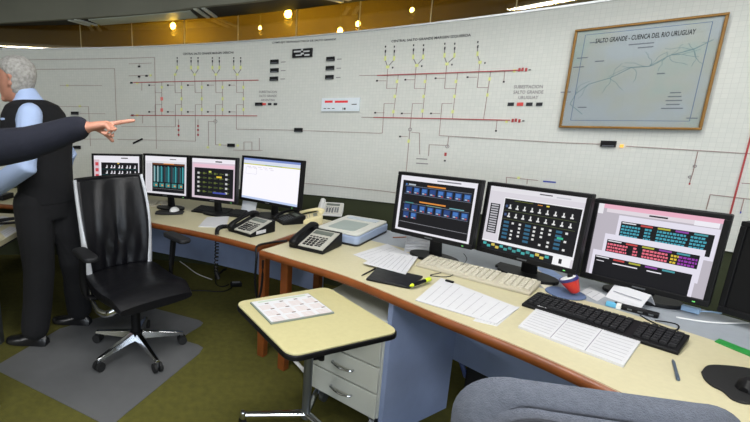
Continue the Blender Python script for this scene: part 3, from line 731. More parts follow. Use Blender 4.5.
def scr_W(S):
    S.r(0, 0, 1, 1, (240, 238, 246), 1, 1.05); S.r(0, 0, 1, .05, (120, 140, 200), 2); S.r(0, .05, 1, .13, (214, 220, 236), 2); S.r(0, .13, 1, .155, (200, 200, 90), 3); S.r(.4, .13, .7, .14, (90, 150, 90), 4)
    for i in range(5): S.r(.07+i*.1, .2, .14+i*.1, .208, (190, 180, 196), 2); S.r(.1+i*.1, .24, .16+i*.1, .247, (200, 190, 200), 2)
    for y in (.22, .38): S.r(.05, y, .25, y+.005, (200, 196, 206), 2)
    for x in (.05, .25): S.r(x, .22, x+.004, .38, (200, 196, 206), 2)
    S.r(0, .95, 1, 1, (190, 206, 240), 2)
def monitor(x, y, z, az, tilt, wd, ht, paint, label, base_r=.11, bez=.017, bot=.023, grp='flat screens on the control desks', dark=False):
    t = thing('computer_monitor', label, 'monitor', (x, y, ZD), RAD(az), grp)
    zb = z-ZD
    R = Matrix.Rotation(-RAD(tilt), 4, 'X')
    hold = Matrix.Translation((0, 0, zb)) @ R
    mb = MB()
    mb.box((0, .022, ht/2), (wd, .034, ht)); mb.box((0, .05, ht/2), (wd*.7, .03, ht*.62))
    c = mb.build('casing', M_BLACK, t, bevel=.005); c.matrix_local = hold
    sw, sh = wd-2*bez, ht-bez-bot
    S = Screen(sw, sh)
    if paint: paint(S)
    else: S.r(0, 0, 1, 1, (8, 8, 10), 1, .4)
    s = S.mb.build('screen', S.mats, t); s.matrix_local = hold @ Matrix.Translation((0, .0042, bot+sh/2))
    # bezel bars stand proud of the screen
    for cx, cz, dx, dz in ((0, bot/2, wd, bot), (0, ht-bez/2, wd, bez), (-wd/2+bez/2, (ht+bot-bez)/2, bez, ht-bot-bez), (wd/2-bez/2, (ht+bot-bez)/2, bez, ht-bot-bez)):
        b = MB().box((cx, 0, cz), (dx, .012, dz)).build('bezel', M_BLACK, t, bevel=.0025); b.matrix_local = hold
    mb = MB(); mb.box((wd*.4, -.0065, bot*.45), (.008, .002, .004)); q = mb.build('power_light', mat('green_led', (120, 230, 120), .5, emit=1), t); q.matrix_local = hold
    mb = MB(); mb.box((0, -.0065, bot*.5), (.04, .001, .006)); q = mb.build('maker_badge', M_STEEL, t); q.matrix_local = hold
    MB().tube([(0, .09, .02), (0, .075, zb+.04), (0, .062, zb+.12)], [(.035, .016), (.03, .014), (.03, .012)], 12).build('neck', M_BLACK, t, True)
    MB().prism([(a*1.15, .075+b*.72) for a, b in [(base_r*math.cos(RAD(q)), base_r*math.sin(RAD(q))) for q in range(0, 360, 15)]], 0.0005, .016).build('foot', M_BLACK, t, bevel=.004)
    return t
monitor(1.098, 2.144, .846, -52.7, 3.6, .42, .336, scr_A, 'black screen with two rows of blue icons, beside the scanner')
monitor(1.408, 1.888, .818, -58.6, 3.5, .41, .346, scr_B, 'middle dark screen of the right desk with white symbols and teal footer')
monitor(1.716, 1.639, .783, -56.5, .5, .385, .350, scr_C, 'screen with three overlapping windows and a pink header bar')
monitor(-.035, 3.17, .84, -30, 2.3, .405, .339, scr_M3, 'small screen with pink header beside the large white one')
monitor(-.413, 3.375, .84, -26, 3.2, .42, .338, scr_M2, 'screen with teal columns above the white mouse')
monitor(-.826, 3.50, .86, -10.8, 3.9, .43, .311, scr_M1, 'leftmost screen with red sidebar, partly behind the black chair')
monitor(.369, 3.078, .841, -46.6, 4.4, .56, .339, scr_W, 'wide screen showing a plain white page beside the phones', .13, .016, .020)
# switched-off screen at the right picture edge
a = aty(716, 309, 1.43); 
L4 = at(717, 311, .768); az4 = RAD(-72); c4 = L4+Vector((math.cos(az4), math.sin(az4), 0))*.205
monitor(c4.x, c4.y, .768, -72, 1, .41, .345, None, 'dark switched-off screen cut by the right picture edge', .10)

# ---------------------------------------------------------------- small adjustable table
ZT = .66
tp = [at(234.6, 301, ZT), at(329, 287, ZT), at(398, 330.5, ZT), at(291, 357.5, ZT)]
tc_ = sum(tp, Vector())/4; tx = ((tp[2]-tp[3])+(tp[1]-tp[0])).normalized(); tang = math.atan2(tx.y, tx.x)
tw = ((tp[2]-tp[3]).length+(tp[1]-tp[0]).length)/2; tdp = ((tp[0]-tp[3]).length+(tp[1]-tp[2]).length)/2
tab = thing('side_table', 'small yellow topped table on a steel post and castors', 'table', (tc_.x, tc_.y, 0), tang)
MB().prism(rrect(tw, tdp, .045), ZT-.022, ZT).build('table_top', M_TABLE, tab, bevel=.002)
MB().prism(rrect(tw+.012, tdp+.012, .05), ZT-.027, ZT-.006).build('edge_trim', M_BLACK, tab, bevel=.004)
inv = Matrix.Rotation(-tang, 3, 'Z')
pl = inv @ (at(306, 412, .08)-tc_); pl.z = 0
MB().tube([(pl.x, pl.y, .05), (pl.x, pl.y, .46)], .021, 16).build('outer_post', M_STEEL, tab, True)
MB().tube([(pl.x, pl.y, .44), (pl.x, pl.y, ZT-.026)], .016, 16).build('inner_post', M_CHROME, tab, True)
MB().box((pl.x*.5, pl.y*.5, ZT-.035), (.26, .2, .016)).build('support_plate', M_BLACK, tab)
mb = MB(); mb.tube([(pl.x+.02, pl.y, .36), (pl.x+.06, pl.y-.005, .36)], .008, 8); mb.lathe([(.004, -.014), (.016, -.01), (.016, .01), (.004, .014)], 12, (pl.x+.065, pl.y-.005, .36)); mb.build('clamp_knob', M_BLACK, tab)
e1 = inv @ (at(243, 414, .07)-tc_); e1.z = .07
dirb = (Vector((e1.x, e1.y, 0))-pl).normalized(); perp = Vector((-dirb.y, dirb.x, 0))
ends = [Vector((e1.x, e1.y, 0)), pl-dirb*.14+perp*.22, pl-dirb*.14-perp*.26]
for e in ends:
    MB().tube([(pl.x, pl.y, .075), (e.x, e.y, .068)], [(.02, .016), (.013, .011)], 10).build('base_arm', M_CHROME, tab, True)
    mb = MB(); mb.tube([(e.x-.011, e.y, .025), (e.x+.011, e.y, .025)], .025, 16); c = mb.build('castor', M_BLACK, tab, True)
    MB().lathe([(.006, .045), (.017, .05), (.017, .075), (.012, .085), (.003, .087)], 12, (e.x, e.y, 0)).build('castor_cap', M_CHROME, c, True)
# calendar board on the table
cq = [at(248.7, 303.7, ZT), at(308, 295, ZT), at(334.7, 313.7, ZT), at(272, 325, ZT)]
cc = sum(cq, Vector())/4; cx_ = (cq[2]-cq[3]+cq[1]-cq[0]).normalized(); ca = math.atan2(cx_.y, cx_.x); cw = ((cq[2]-cq[3]).length+(cq[1]-cq[0]).length)/2; ch = ((cq[0]-cq[3]).length+(cq[1]-cq[2]).length)/2
cal = thing('calendar_board', 'white twelve month calendar card on the small yellow table', 'calendar', (cc.x, cc.y, ZT+.0005), ca)
MB().box((0, 0, .004), (cw, ch, .008)).build('backing', mat('grey_green_card', (130, 140, 132), .6), cal, bevel=.002)
MB().box((0, 0, .009), (cw-.012, ch-.012, .002)).build('sheet', M_PAPER, cal)
mb = MB()
for i in range(4):
    for j in range(3):
        x = -cw*.36+i*cw*.24; y = ch*.24-j*ch*.27
        for r_ in range(4):
            mb.box((x, y-.006-r_*.011, .0102), (cw*.18, .005, .0004), k=0)
        mb.box((x+cw*.07, y+.012, .0102), (cw*.06, .008, .0004), k=1)
mb.box((0, ch*.40, .0102), (cw*.8, .012, .0004), k=2)
stuff(mb.build('month_grid', [mat('pale_pink_print', (196, 180, 176), .8), mat('brown_print', (120, 108, 104), .8), mat('sage_print', (176, 190, 172), .8)], cal))

# ---------------------------------------------------------------- loose sheets
def sheet(label, px, z=ZD, th=.0012, m=None, name='paper_sheet', lines=0, cat='paper', group=None, lift=0, mline_=None):
    P = [at(x, y, z) for x, y in px]; c = sum(P, Vector())/len(P)
    t = thing(name, label, cat, (c.x, c.y, z+.0003), 0, group)
    L = [p-c for p in P]
    MB().prism([(p.x, p.y) for p in L], 0, th).build('sheet', m or M_PAPER, t)
    if lines and len(P) == 4:
        mb = MB()
        for i in range(lines):
            f = (i+1)/(lines+1); a = L[0].lerp(L[3], f); b = L[1].lerp(L[2], f); a, b = a.lerp(b, .08), a.lerp(b, .92 if i % 3 else .7)
            d = (b-a).normalized(); n = Vector((-d.y, d.x, 0))*.0009
            mb.add([(p.x, p.y, th+.0003) for p in (a-n, b-n, b+n, a+n)], [(0, 1, 2, 3)])
        stuff(mb.build('printed_lines', mline_ or M_INK, t))
    return t
# papers near the first dark screen
sheet('upper loose printed sheet between scanner and first dark screen', [(353.2, 254.8), (387.2, 244), (414, 256), (384, 268)], lines=6, group='loose sheets on the right desk')
sheet('printed sheet with pale yellow stripes lying partly over the black folder', [(363, 263.5), (384, 252), (418, 257), (405.5, 274.6)], z=ZD+.0125, lines=8, group='loose sheets on the right desk')
fo = thing('black_folder', 'flat black leather folder at the desk edge under the sheets', 'folder', at(393, 279, ZD))
P = [at(*p, ZD)-at(393, 279, ZD) for p in ((365.7, 280.5), (378, 268), (423, 278), (409.6, 289.5))]
MB().prism([(p.x, p.y) for p in P], .0005, .011).build('cover', M_LEATHER, fo, bevel=.004)
MB().tube([P[0].lerp(P[3], .08)+Vector((0, 0, .0105)), P[0].lerp(P[3], .92)+Vector((0, 0, .0105))], .003, 8).build('spine_seam', M_BLACK2, fo)
def pen(label, pa, pb, m, r=.0045, z=ZD, cap=None, name='pen', cat='pen', tipm=None):
    a = at(*pa, z)+Vector((0, 0, r)); b = at(*pb, z)+Vector((0, 0, r)); d = b-a
    t = thing(name, label, cat, (a.x, a.y, z+.0003)); o = a.copy(); o.z = z
    L = lambda f: d*f+Vector((0, 0, r))
    MB().tube([L(.12), L(.75)], r, 10).build('barrel', m, t, True)
    MB().tube([L(0), L(.03), L(.12)], [r*.25, r*.5, r*.95], 10).build('tip', tipm or m, t, True)
    MB().tube([L(.72), L(.97), L(1)], [r*1.15, r*1.15, r*.7], 10).build('cap', cap or m, t, True)
    return t
pen('thin black pen beside the black folder', (361.5, 276.4), (375.6, 269), M_BLACK, .0035)
M_NEON = mat('neon_yellow', (206, 226, 40), .4)
pen('yellow highlighter with black grip next to the black folder', (409.8, 288), (430, 280.8), M_BLACK, .009, ZD+.011, M_NEON, 'highlighter', 'highlighter', M_NEON)
# curling sheet leaning against the foot of the first dark screen
mb = MB(); a = at(404, 252, ZD); b = at(428, 253, ZD); back = (at(430, 242, ZD)-b)
rows = []
for i in range(9):
    f = i/8; h = .085*math.sin(f*1.5)**1.3+.002; q = back*(f*.55-.15*f*f)
    rows.append([a+q+Vector((0, 0, h)), b+q+Vector((0, 0, h))])
for i in range(8): mb.add([rows[i][0], rows[i][1], rows[i+1][1], rows[i+1][0]], [(0, 1, 2, 3)])
cs = mb.build('paper_sheet', M_PAPER, None, True); so = cs.modifiers.new('s', 'SOLIDIFY'); so.thickness = .001
tag(cs, 'sheet curling upward in front of the first dark screen', 'paper', 'loose sheets on the right desk')
# stacked sheets by the front edge
ps = [(415.3, 300.6), (441, 278.5), (519, 308.5), (496, 324.5)]
sheet('lower white sheet peeping out of the pile at the desk front edge', [(473, 321), (490, 306), (520, 307), (497, 326.5)], lines=0, group='loose sheets on the right desk')
st = sheet('large white form with a black clip at the desk front edge', ps, z=ZD+.0016, th=.003, lines=9, name='paper_form', mline_=mat('pale_print', (158, 157, 164), .8))
cl = at(449.5, 282, ZD+.006)
tag(MB().box((0, 0, .004), (.035, .014, .008), RAD(-50)).build('binder_clip', M_BLACK, None, bevel=.002), 'small black binder clip holding the white form', 'clip').location = cl
# booklet in front of black keyboard
bk = thing('booklet', 'open stapled timetable booklet in front of the black keyboard', 'booklet', at(580, 337, ZD))
bo = at(580, 337, ZD); Q = [at(*p, ZD)-bo for p in ((518, 328), (537.2, 309), (642.4, 340), (623, 367.9))]
MB().prism([(p.x, p.y) for p in Q], .0004, .009).build('page_block', M_PAPER, bk)
mb = MB()
for f in (.34, .67):
    a = Q[0].lerp(Q[3], f); b = Q[1].lerp(Q[2], f); d = (b-a).normalized(); n = Vector((-d.y, d.x, 0))*.0012
    mb.add([(p.x, p.y, .0094) for p in (a-n, b-n, b+n, a+n)], [(0, 1, 2, 3)])
for r_ in range(8):
    f = (r_+1)/9.5
    for u0, u1 in ((.03, .31), (.36, .64), (.69, .97)):
        a = Q[0].lerp(Q[1], f).lerp(Q[3].lerp(Q[2], f), u0); b = Q[0].lerp(Q[1], f).lerp(Q[3].lerp(Q[2], f), u1); d = (b-a).normalized(); n = Vector((-d.y, d.x, 0))*.0012
        mb.add([(p.x, p.y, .0094) for p in (a-n, b-n, b+n, a+n)], [(0, 1, 2, 3)])
stuff(mb.build('printed_grid', mat('table_print', (136, 134, 144), .8), bk))
a, b = Q[1], Q[2]; d = (b-a).normalized(); n = Vector((-d.y, d.x, 0))
MB().tube([a+Vector((0, 0, .010)), b+Vector((0, 0, .010))], .006, 8).build('curled_cover', M_PAPER, bk, True)

# ---------------------------------------------------------------- keyboards
def keyboard(label, fl, fr, mb_, mk_, wid=None, dep=.155, z=ZD, group='computer keyboards'):
    a = at(*fl, z); b = at(*fr, z); d = (b-a); wd = wid or d.length; d.normalize()
    t = thing('keyboard', label, 'keyboard', (a.x, a.y, z+.0005), math.atan2(d.y, d.x), group)
    prof = [(0, 0), (0, .012), (dep*.25, .016), (dep, .026), (dep, .004)]
    mb = MB(); mb.loft([[Vector((x, y, zz)) for y, zz in prof] for x in (0, wd)]); mb.build('body', mb_, t, bevel=.003)
    kb = MB(); rows = 6; cols = 20
    for r_ in range(rows):
        y = .022+r_*(dep-.04)/rows+(.006 if r_ == 5 else 0); zz = .0155+r_*.0021
        c = 0
        while c < cols:
            if r_ == 0 and c == 3: w_ = 6
            else: w_ = 1
            if c in (14,) and r_ in (2,): pass
            x0 = .01+c*(wd-.02)/cols; x1 = .01+(c+w_)*(wd-.02)/cols
            if c not in (14,): kb.box(((x0+x1)/2, y+.008, zz+.003), (x1-x0-.004, (dep-.04)/rows-.003, .008))
            c += w_
    stuff(kb.build('keys', mk_, t))
    return t
keyboard('beige keyboard on the left desk half hidden by the black chair', (118, 206.5), (170.7, 207.8), M_BEIGE, M_KEYB)
keyboard('black keyboard on the left desk under the pink header screen', (191, 211.9), (236, 217.6), M_BLACK, M_BLACK2, .44, .15)
keyboard('beige keyboard on the right desk in front of the dark screens', (415.3, 266.5), (530, 296.3), M_BEIGE, M_KEYB, None, .16)
keyboard('black keyboard on the right desk behind the open booklet', (521.2, 306.2), (678, 355.8), M_BLACK, M_BLACK2, None, .15)
# ---------------------------------------------------------------- mice and pads
def blob(px, py, rx, ry, z, zoff, m, name, label, cat, n=24, th=.004, shape=None):
    c = at(px, py, z); t = thing(name, label, cat, (c.x, c.y, z+.0004))
    P = shape or [(rx*math.cos(2*math.pi*i/n), ry*math.sin(2*math.pi*i/n)) for i in range(n)]
    MB().prism(P, 0, th).build('pad', m, t, bevel=.0015); return t
t = blob(170, 212.2, .115, .10, ZD, 0, M_RUB, 'mouse_pad', 'oval black mouse pad under the white mouse', 'mouse pad'); 
MB().prism([(.11*math.cos(RAD(a)), -.085+.028*math.sin(RAD(a))) for a in range(0, 360, 20)], .004, .014).build('wrist_rest', M_BLACK2, t, bevel=.004)
def mouse(px, py, z, rz, m, label):
    c = at(px, py, z); t = thing('computer_mouse', label, 'mouse', (c.x, c.y, z+.0005), rz, 'computer mice')
    rings = []
    for f in range(9):
        x = -.055+.11*f/8; k = math.sqrt(max(.02, 1-(x/.058)**2)); hh = .034*k*(1-.25*(x/.055)); ww = .03*k
        rings.append([Vector((x, ww*math.cos(RAD(a)), max(0, hh*math.sin(RAD(a))))) for a in (-20, 0, 30, 60, 90, 120, 150, 180, 200)])
    MB().loft(rings).build('shell', m, t, True)
    MB().tube([(.02, -.004, .030), (.02, .004, .030)], .008, 10).build('wheel', M_STEEL, t, True)
    MB().tube([(.05, 0, .008), (.08, 0, .005), (.13, .03, .003), (.19, .035, .003)], .002, 6).build('cord', m, t)
    return t
mouse(174.5, 211, ZD+.0045, RAD(62), M_WHITE, 'white computer mouse on the oval black pad')
rp = at(728, 383, ZD)
sh = [at(*p, ZD)-rp for p in ((701, 373), (707, 367), (722, 366.5), (750, 370), (768, 378), (770, 400), (750, 405), (733, 401), (722, 392), (712, 387), (704, 380))]
sh = spline([(p.x, p.y, 0) for p in sh+[sh[0]]], 4)[:-1]
blob(728, 383, 0, 0, ZD, 0, M_RUB, 'mouse_pad', 'wavy black mouse pad at the lower right corner of the desk', 'mouse pad', shape=[(p.x, p.y) for p in sh], th=.006)
mouse(754, 388, ZD+.0066, RAD(20), M_BLACK, 'black computer mouse at the right picture edge')
# ---------------------------------------------------------------- right desk small things
pen('slim blue grey pen lying alone on the beige desk', (672.5, 360.5), (678, 381.5), mat('blue_grey', (90, 104, 120), .35, .4), .004)
sheet('green ruler strip near the right picture edge', [(714.5, 342), (719, 339.2), (760, 355.5), (760, 361)], th=.003, m=mat('green_plastic', (40, 140, 62), .45), name='green_ruler', cat='ruler')
sheet('pale blue sheet standing out between two dark screens', [(533, 266), (553, 270.5), (566, 279), (548, 284)], m=mat('blue_paper', (150, 172, 216), .8), lines=3, group='loose sheets on the right desk')
sheet('cream sheet lying behind the beige keyboard', [(521, 270), (534, 266.5), (556, 284), (545, 289)], z=ZD+.0016, lines=3, m=mat('cream_paper', (228, 220, 200), .8), group='loose sheets on the right desk')
sheet('small white note beside the blue pad', [(580, 292), (590, 287), (606, 296), (597, 301.5)], lines=2, group='loose sheets on the right desk')
sheet('dark book lying under the middle dark screen', [(495, 267), (500, 264), (524, 270), (520, 274)], th=.012, m=M_BLACK2, name='flat_book', cat='book')
# red cup tipped over on a round blue pad
c = at(565, 294, ZD); t = thing('coaster', 'round blue pad under the tipped red cup', 'coaster', (c.x, c.y, ZD+.0005))
MB().lathe([(.004, 0), (.068, 0), (.070, .003), (.068, .006), (.004, .006)], 30).build('disc', mat('blue_foam', (86, 104, 140), .7), t)
c2 = at(571, 296, ZD)
cup = thing('cup', 'small red cup with blue and white rim leaning on the round blue pad', 'cup', (c2.x, c2.y, ZD+.0068))
M_CUP = mat('red_plastic', (206, 52, 40), .35)
ax_ = Vector((-.026, .020, .058)); b0 = Vector((.008, -.01, .013))
MB().tube([b0, b0+ax_*.06, b0+ax_*.5, b0+ax_*.86], [.012, .017, .026, .033], 20).build('body', M_CUP, cup, True)
MB().tube([b0+ax_*.84, b0+ax_*.95, b0+ax_*1.02], [.0335, .035, .034], 20).build('rim', mat('navy_plastic', (52, 52, 110), .35), cup, True)
MB().tube([b0+ax_*1.015, b0+ax_*1.03], [.029, .026], 20).build('inside', M_WHITE, cup, True)
MB().tube([b0+ax_*1.0+Vector((.008, .0, .004)), b0+ax_*1.28+Vector((.012, -.006, 0))], [.010, .009], 10).build('contents', M_BLACK, cup, True)
# desk name card, box and cables by the third screen
nc = at(605, 297, ZD); nd = at(640, 309.5, ZD)-nc; L_ = nd.length
t = thing('label_card', 'white label card standing in front of the three window screen', 'card', (nc.x, nc.y, ZD+.0005), math.atan2(nd.y, nd.x))
mb = MB(); mb.loft([[Vector((x, 0, .0)), Vector((x, .045, .055)), Vector((x, .047, .055)), Vector((x, .09, 0)), Vector((x, .088, 0)), Vector((x, .046, .053)), Vector((x, .002, 0))] for x in (0, L_)]); mb.build('card', M_PAPER, t)
mb = MB(); mb.add([Vector((L_*.1, .0195, .0285)), Vector((L_*.9, .0195, .0285)), Vector((L_*.9, .0215, .031)), Vector((L_*.1, .0215, .031))], [(0, 1, 2, 3)]); mb.build('printed_line', M_INK, t)
c = at(613, 307, ZD); t = thing('eraser', 'small light blue eraser in front of the label card', 'eraser', (c.x, c.y, ZD+.0005), RAD(-50))
MB().box((0, 0, .009), (.045, .022, .018)).build('block', mat('light_blue', (96, 176, 214), .5), t, bevel=.003); MB().box((.016, 0, .009), (.014, .0235, .0195)).build('sleeve', M_WHITE, t)
c = at(635, 312, ZD); t = thing('usb_hub', 'slim black hub lying before the three window screen', 'hub', (c.x, c.y, ZD+.0005), RAD(-52))
MB().box((0, 0, .009), (.13, .03, .018)).build('body', M_BLACK, t, bevel=.004)
for i in range(4): MB().box((-.045+i*.03, -.0152, .009), (.014, .002, .006)).build('socket', M_STEEL, t)
def cable(label, pts, m, r=.0028, name='cable', n=5, cat='cable', group=None):
    P = spline(pts, n); mb = MB(); mb.tube(P, r, 6); o = mb.build(name, m, None, True); return tag(o, label, cat, group)
def dz(px, py, z=.0035): 
    p = at(px, py, ZD); p.z = ZD+z; return p
cable('thin black cable looping in front of the three window screen', [dz(640, 316), dz(650, 322), dz(664, 328), dz(676, 331), dz(678, 326), dz(668, 323), dz(655, 322, .006)], M_BLACK, .0022)
cable('pale cable running along the grey shelf to the right edge', [dz(676, 318), dz(700, 322), dz(722, 324), dz(748, 324)], M_WHITE, .0028)
c = at(690, 312, ZD); t = thing('network_plug', 'pale blue network plug with cable at the three window screen', 'plug', (c.x, c.y, ZD), RAD(-60))
MB().box((0, 0, .012), (.05, .022, .022)).build('body', mat('pale_blue_plastic', (150, 180, 210), .5), t, bevel=.003)
MB().tube(spline([(.02, 0, .012), (.05, .01, .02), (.07, .04, .015), (.06, .09, .01)], 4), .003, 6).build('lead', mat('pale_blue_plastic', (150, 180, 210), .5), t, True)
cable('grey cable curled on the beige keyboard', [dz(441, 273.5, .004), dz(430, 276, .003), dz(450, 277, .004), dz(462, 271, .03), dz(466, 265, .033), dz(463, 259, .03)], M_BLACK2, .002)
cable('short brown pencil like strip by the scanner', [dz(393, 238), dz(409, 237.4)], mat('brown_strip', (150, 96, 70), .6), .0035, 'pencil', 2, 'pencil')

# ---------------------------------------------------------------- telephones
def phone(label, px, py, rz, body, plate, keym, hand, s=1.0, side=True, group='desk telephones', cordm=None):
    c = at(px, py, ZD); t = thing('desk_phone', label, 'telephone', (c.x, c.y, ZD+.0005), rz, group)
    W_, D_ = .20*s, .21*s
    rings = []
    for x in (-W_/2, W_/2): rings.append([Vector((x, -D_/2, 0)), Vector((x, -D_/2, .018*s)), Vector((x, D_/2*.55, .062*s)), Vector((x, D_/2, .075*s)), Vector((x, D_/2, .0))])
    MB().loft(rings).build('body', body, t, bevel=.006*s)
    sl = math.atan2(.044*s, D_*.775); R = Matrix.Rotation(sl, 4, 'X')
    hold = Matrix.Translation((0, -D_/2, .0185*s)) @ R
    px0 = -W_/2+.056*s
    o = MB().box(((px0+W_/2-.006*s)/2, D_*.46, .0025*s), (W_/2-.004*s-px0, D_*.90, .005*s)).build('faceplate', plate, t, bevel=.002); o.matrix_local = hold
    kb = MB()
    for r_ in range(4):
        for q in range(3): kb.box((px0+.024*s+q*.021*s, .024*s+r_*.021*s, .0065*s), (.014*s, .012*s, .006*s))
    for r_ in range(5):
        for q in range(2): kb.box((px0+.088*s+q*.018*s, .03*s+r_*.016*s, .006*s), (.014*s, .008*s, .004*s))
    for q in range(6): kb.box((px0+.016*s+q*.018*s, .112*s, .006*s), (.012*s, .007*s, .004*s))
    k = kb.build('keypad', keym, t); k.matrix_local = hold; stuff(k)
    o = MB().box((px0+.062*s, D_*.76, .006*s), (.105*s, .034*s, .004*s)).build('display', mat('lcd_grey', (96, 104, 96), .3), t); o.matrix_local = hold
    if side:
        o = MB().box((W_/2+.0005, -.02*s, .022*s), (.001, .08*s, .02*s)).build('label_strip', M_PAPER, t)
    hx = -W_/2+.028*s
    P = spline([(hx, -D_*.52, .036*s), (hx, -D_*.42, .052*s), (hx, -D_*.18, .070*s), (hx, D_*.12, .086*s), (hx, D_*.38, .094*s), (hx, D_*.54, .084*s)], 4)
    n = len(P); rr = [(.023*s-.008*s*math.sin(math.pi*i/(n-1)), .017*s-.005*s*math.sin(math.pi*i/(n-1))) for i in range(n)]
    h = MB().capsule(P, rr, 12).build('handset', hand, t, True)
    MB().box((hx, -D_*.45, .028*s), (.045*s, .045*s, .03*s)).build('earpiece', hand, h, bevel=.008); MB().box((hx, D_*.47, .070*s), (.045*s, .045*s, .03*s)).build('earpiece', hand, h, bevel=.008)
    return t
M_SILV = mat('silver_plastic', (176, 174, 164), .45)
M_CREAM = mat('cream_plastic', (226, 214, 168), .5)
phone('black and silver desk phone on the left desk with a white label strip', 251.5, 231.5, RAD(-50), M_BLACK, M_SILV, M_BLACK2, M_BLACK, 1.08)
phone('black and silver desk phone nearest the small yellow table', 315.5, 246.5, RAD(-42), M_BLACK, M_SILV, M_BLACK2, M_BLACK, 1.1, False)
phone('all black telephone behind the silver faced phone', 289.5, 222, RAD(-75), M_BLACK, M_BLACK2, M_STEEL, M_BLACK, .82, False)
phone('cream telephone lying between the black phones and the scanner', 309, 221.5, RAD(-100), M_CREAM, M_CREAM, M_BEIGE, M_CREAM, .85, False)
phone('off white telephone with upright handset behind the cream one', 330, 213.5, RAD(-20), M_WHITE, mat('pale_grey_plate', (206, 204, 196), .5), M_STEEL, M_WHITE, .95, False)
# coiled cord lying over the phone cord gap
def coil(label, pts, r_in=.011, turns=40, m=M_BLACK):
    P = spline(pts, 10); n = len(P)*5; path = []
    L = len(P)-1
    for i in range(n):
        f = i/(n-1)*L; k = min(int(f), L-1); p = P[k].lerp(P[k+1], f-k); d = (P[k+1]-P[k]).normalized()
        u = d.cross(Vector((.3, .7, .64))).normalized(); v = u.cross(d); a = 2*math.pi*turns*i/(n-1)
        path.append(p+(u*math.cos(a)+v*math.sin(a))*r_in)
    mb = MB(); mb.tube(path, .005, 5); o = mb.build('coiled_cable', m, None, True); return tag(o, label, 'cord', 'coiled phone cords')
ed = at(217, 233, ZD)
coil('black coiled cord hanging from the left desk edge beside the silver phone', [dz(229, 228, .012), dz(222, 228.5, .012), dz(218, 231, .014), ed+Vector((.0, -.035, .005)), ed+Vector((-.002, -.04, -.10)), ed+Vector((-.006, -.035, -.24)), ed+Vector((.01, -.03, -.30))], .011, 36)
e2 = at(257, 248.5, ZD)
cable('black cord looping down through the gap between the two desks', [dz(287, 242.5, .012), dz(270, 244, .008), e2+Vector((0, 0, .012)), e2+Vector((-.005, -.035, -.04)), e2+Vector((-.01, -.035, -.2)), e2+Vector((.01, -.03, -.30)), e2+Vector((.03, -.03, -.2)), e2+Vector((.032, -.03, -.06))], M_BLACK, .007, 'looped_cable')
# ---------------------------------------------------------------- flat scanner / fax
q = [at(316, 227, .80), at(347.4, 214.6, .80), at(389.5, 221.5, .80), at(356.5, 236, .80)]
pc_ = sum(q, Vector())/4; ax = ((q[2]-q[3])+(q[1]-q[0])).normalized(); aw = ((q[2]-q[3]).length+(q[1]-q[0]).length)/2; ad = ((q[0]-q[3]).length+(q[1]-q[2]).length)/2
sc = thing('flatbed_scanner', 'pale blue grey flatbed scanner behind the phones on the right desk', 'scanner', (pc_.x, pc_.y, ZD+.0005), math.atan2(ax.y, ax.x))
M_SCB = mat('blue_grey_plastic', (150, 164, 190), .45); M_SCL = mat('pale_lid_plastic', (206, 206, 198), .45)
MB().prism(rrect(aw, ad, .03), 0, .014).build('foot_frame', M_BLACK2, sc)
MB().prism(rrect(aw+.004, ad+.004, .03), .010, .058).build('body', M_SCB, sc, bevel=.008)
MB().prism(rrect(aw-.01, ad-.01, .025), .060, .072).build('lid', M_SCL, sc, bevel=.004)
MB().prism([(x-aw*.12, y) for x, y in rrect(aw*.5, ad*.6, .02)], .0725, .0745).build('lid_window', mat('grey_green_plastic', (150, 162, 158), .35), sc)
MB().box((aw*.34, 0, .0735), (aw*.14, ad*.7, .003)).build('control_strip', mat('pale_blue_strip', (186, 196, 206), .4), sc)
# papers and card on left desk
sheet('crumpled white paper on the left desk beside the silver phone', [(198.5, 227), (207, 218), (229, 217), (226, 228)], lines=0, th=.006, group='papers on the left desk')
ca_ = at(240.5, 213.5, ZD); cb_ = at(254.5, 216, ZD); cd = cb_-ca_
t = thing('note_card', 'translucent white note card leaning before the wide white screen', 'card', (ca_.x, ca_.y, ZD+.0005), math.atan2(cd.y, cd.x))
mb = MB(); mb.loft([[Vector((x, 0, 0)), Vector((x, .002, 0)), Vector((x, .032, .10)), Vector((x, .030, .10))] for x in (0, cd.length)]); mb.build('card', mat('pale_grey_card', (214, 218, 224), .5), t)
mb = MB(); mb.loft([[Vector((x, .030, .098)), Vector((x, .034, .098)), Vector((x, .06, 0)), Vector((x, .056, 0))] for x in (cd.length*.4, cd.length*.6)]); mb.build('strut', M_WHITE, t)
sheet('long white sheet behind the phones under the wide screen', [(258, 218), (268, 213), (279, 216), (271, 221)], lines=2, group='papers on the left desk')
# side desk things
zs = ZD-.012
c = at(6, 224, zs); t = thing('stapler', 'black stapler on the side desk at the left edge', 'stapler', (c.x, c.y, zs+.0005), RAD(20))
MB().box((0, 0, .006), (.15, .035, .012)).build('base', M_BLACK, t, bevel=.003)
mb = MB(); mb.loft([[Vector((x, -.014, z0)), Vector((x, .014, z0)), Vector((x, .012, z1)), Vector((x, -.012, z1))] for x, z0, z1 in ((-.07, .012, .03), (-.03, .018, .042), (.05, .026, .046), (.072, .028, .040))]); mb.build('arm', M_BLACK, t, bevel=.003)
sheet('white sheet on the side desk at the left edge', [(0, 232), (10, 226.5), (20, 229), (6, 238)], z=zs, lines=3, group='papers on the side desk')
sheet('second white sheet under the stapler on the side desk', [(-14, 224), (2, 216), (14, 218), (0, 227)], z=zs, lines=0, th=.0004, group='papers on the side desk')
c = at(12, 199, ZD); t = thing('handset_cradle', 'dark handset cradle on the far left desk behind the man', 'telephone', (c.x-.1, c.y, ZD+.0005), RAD(-10))
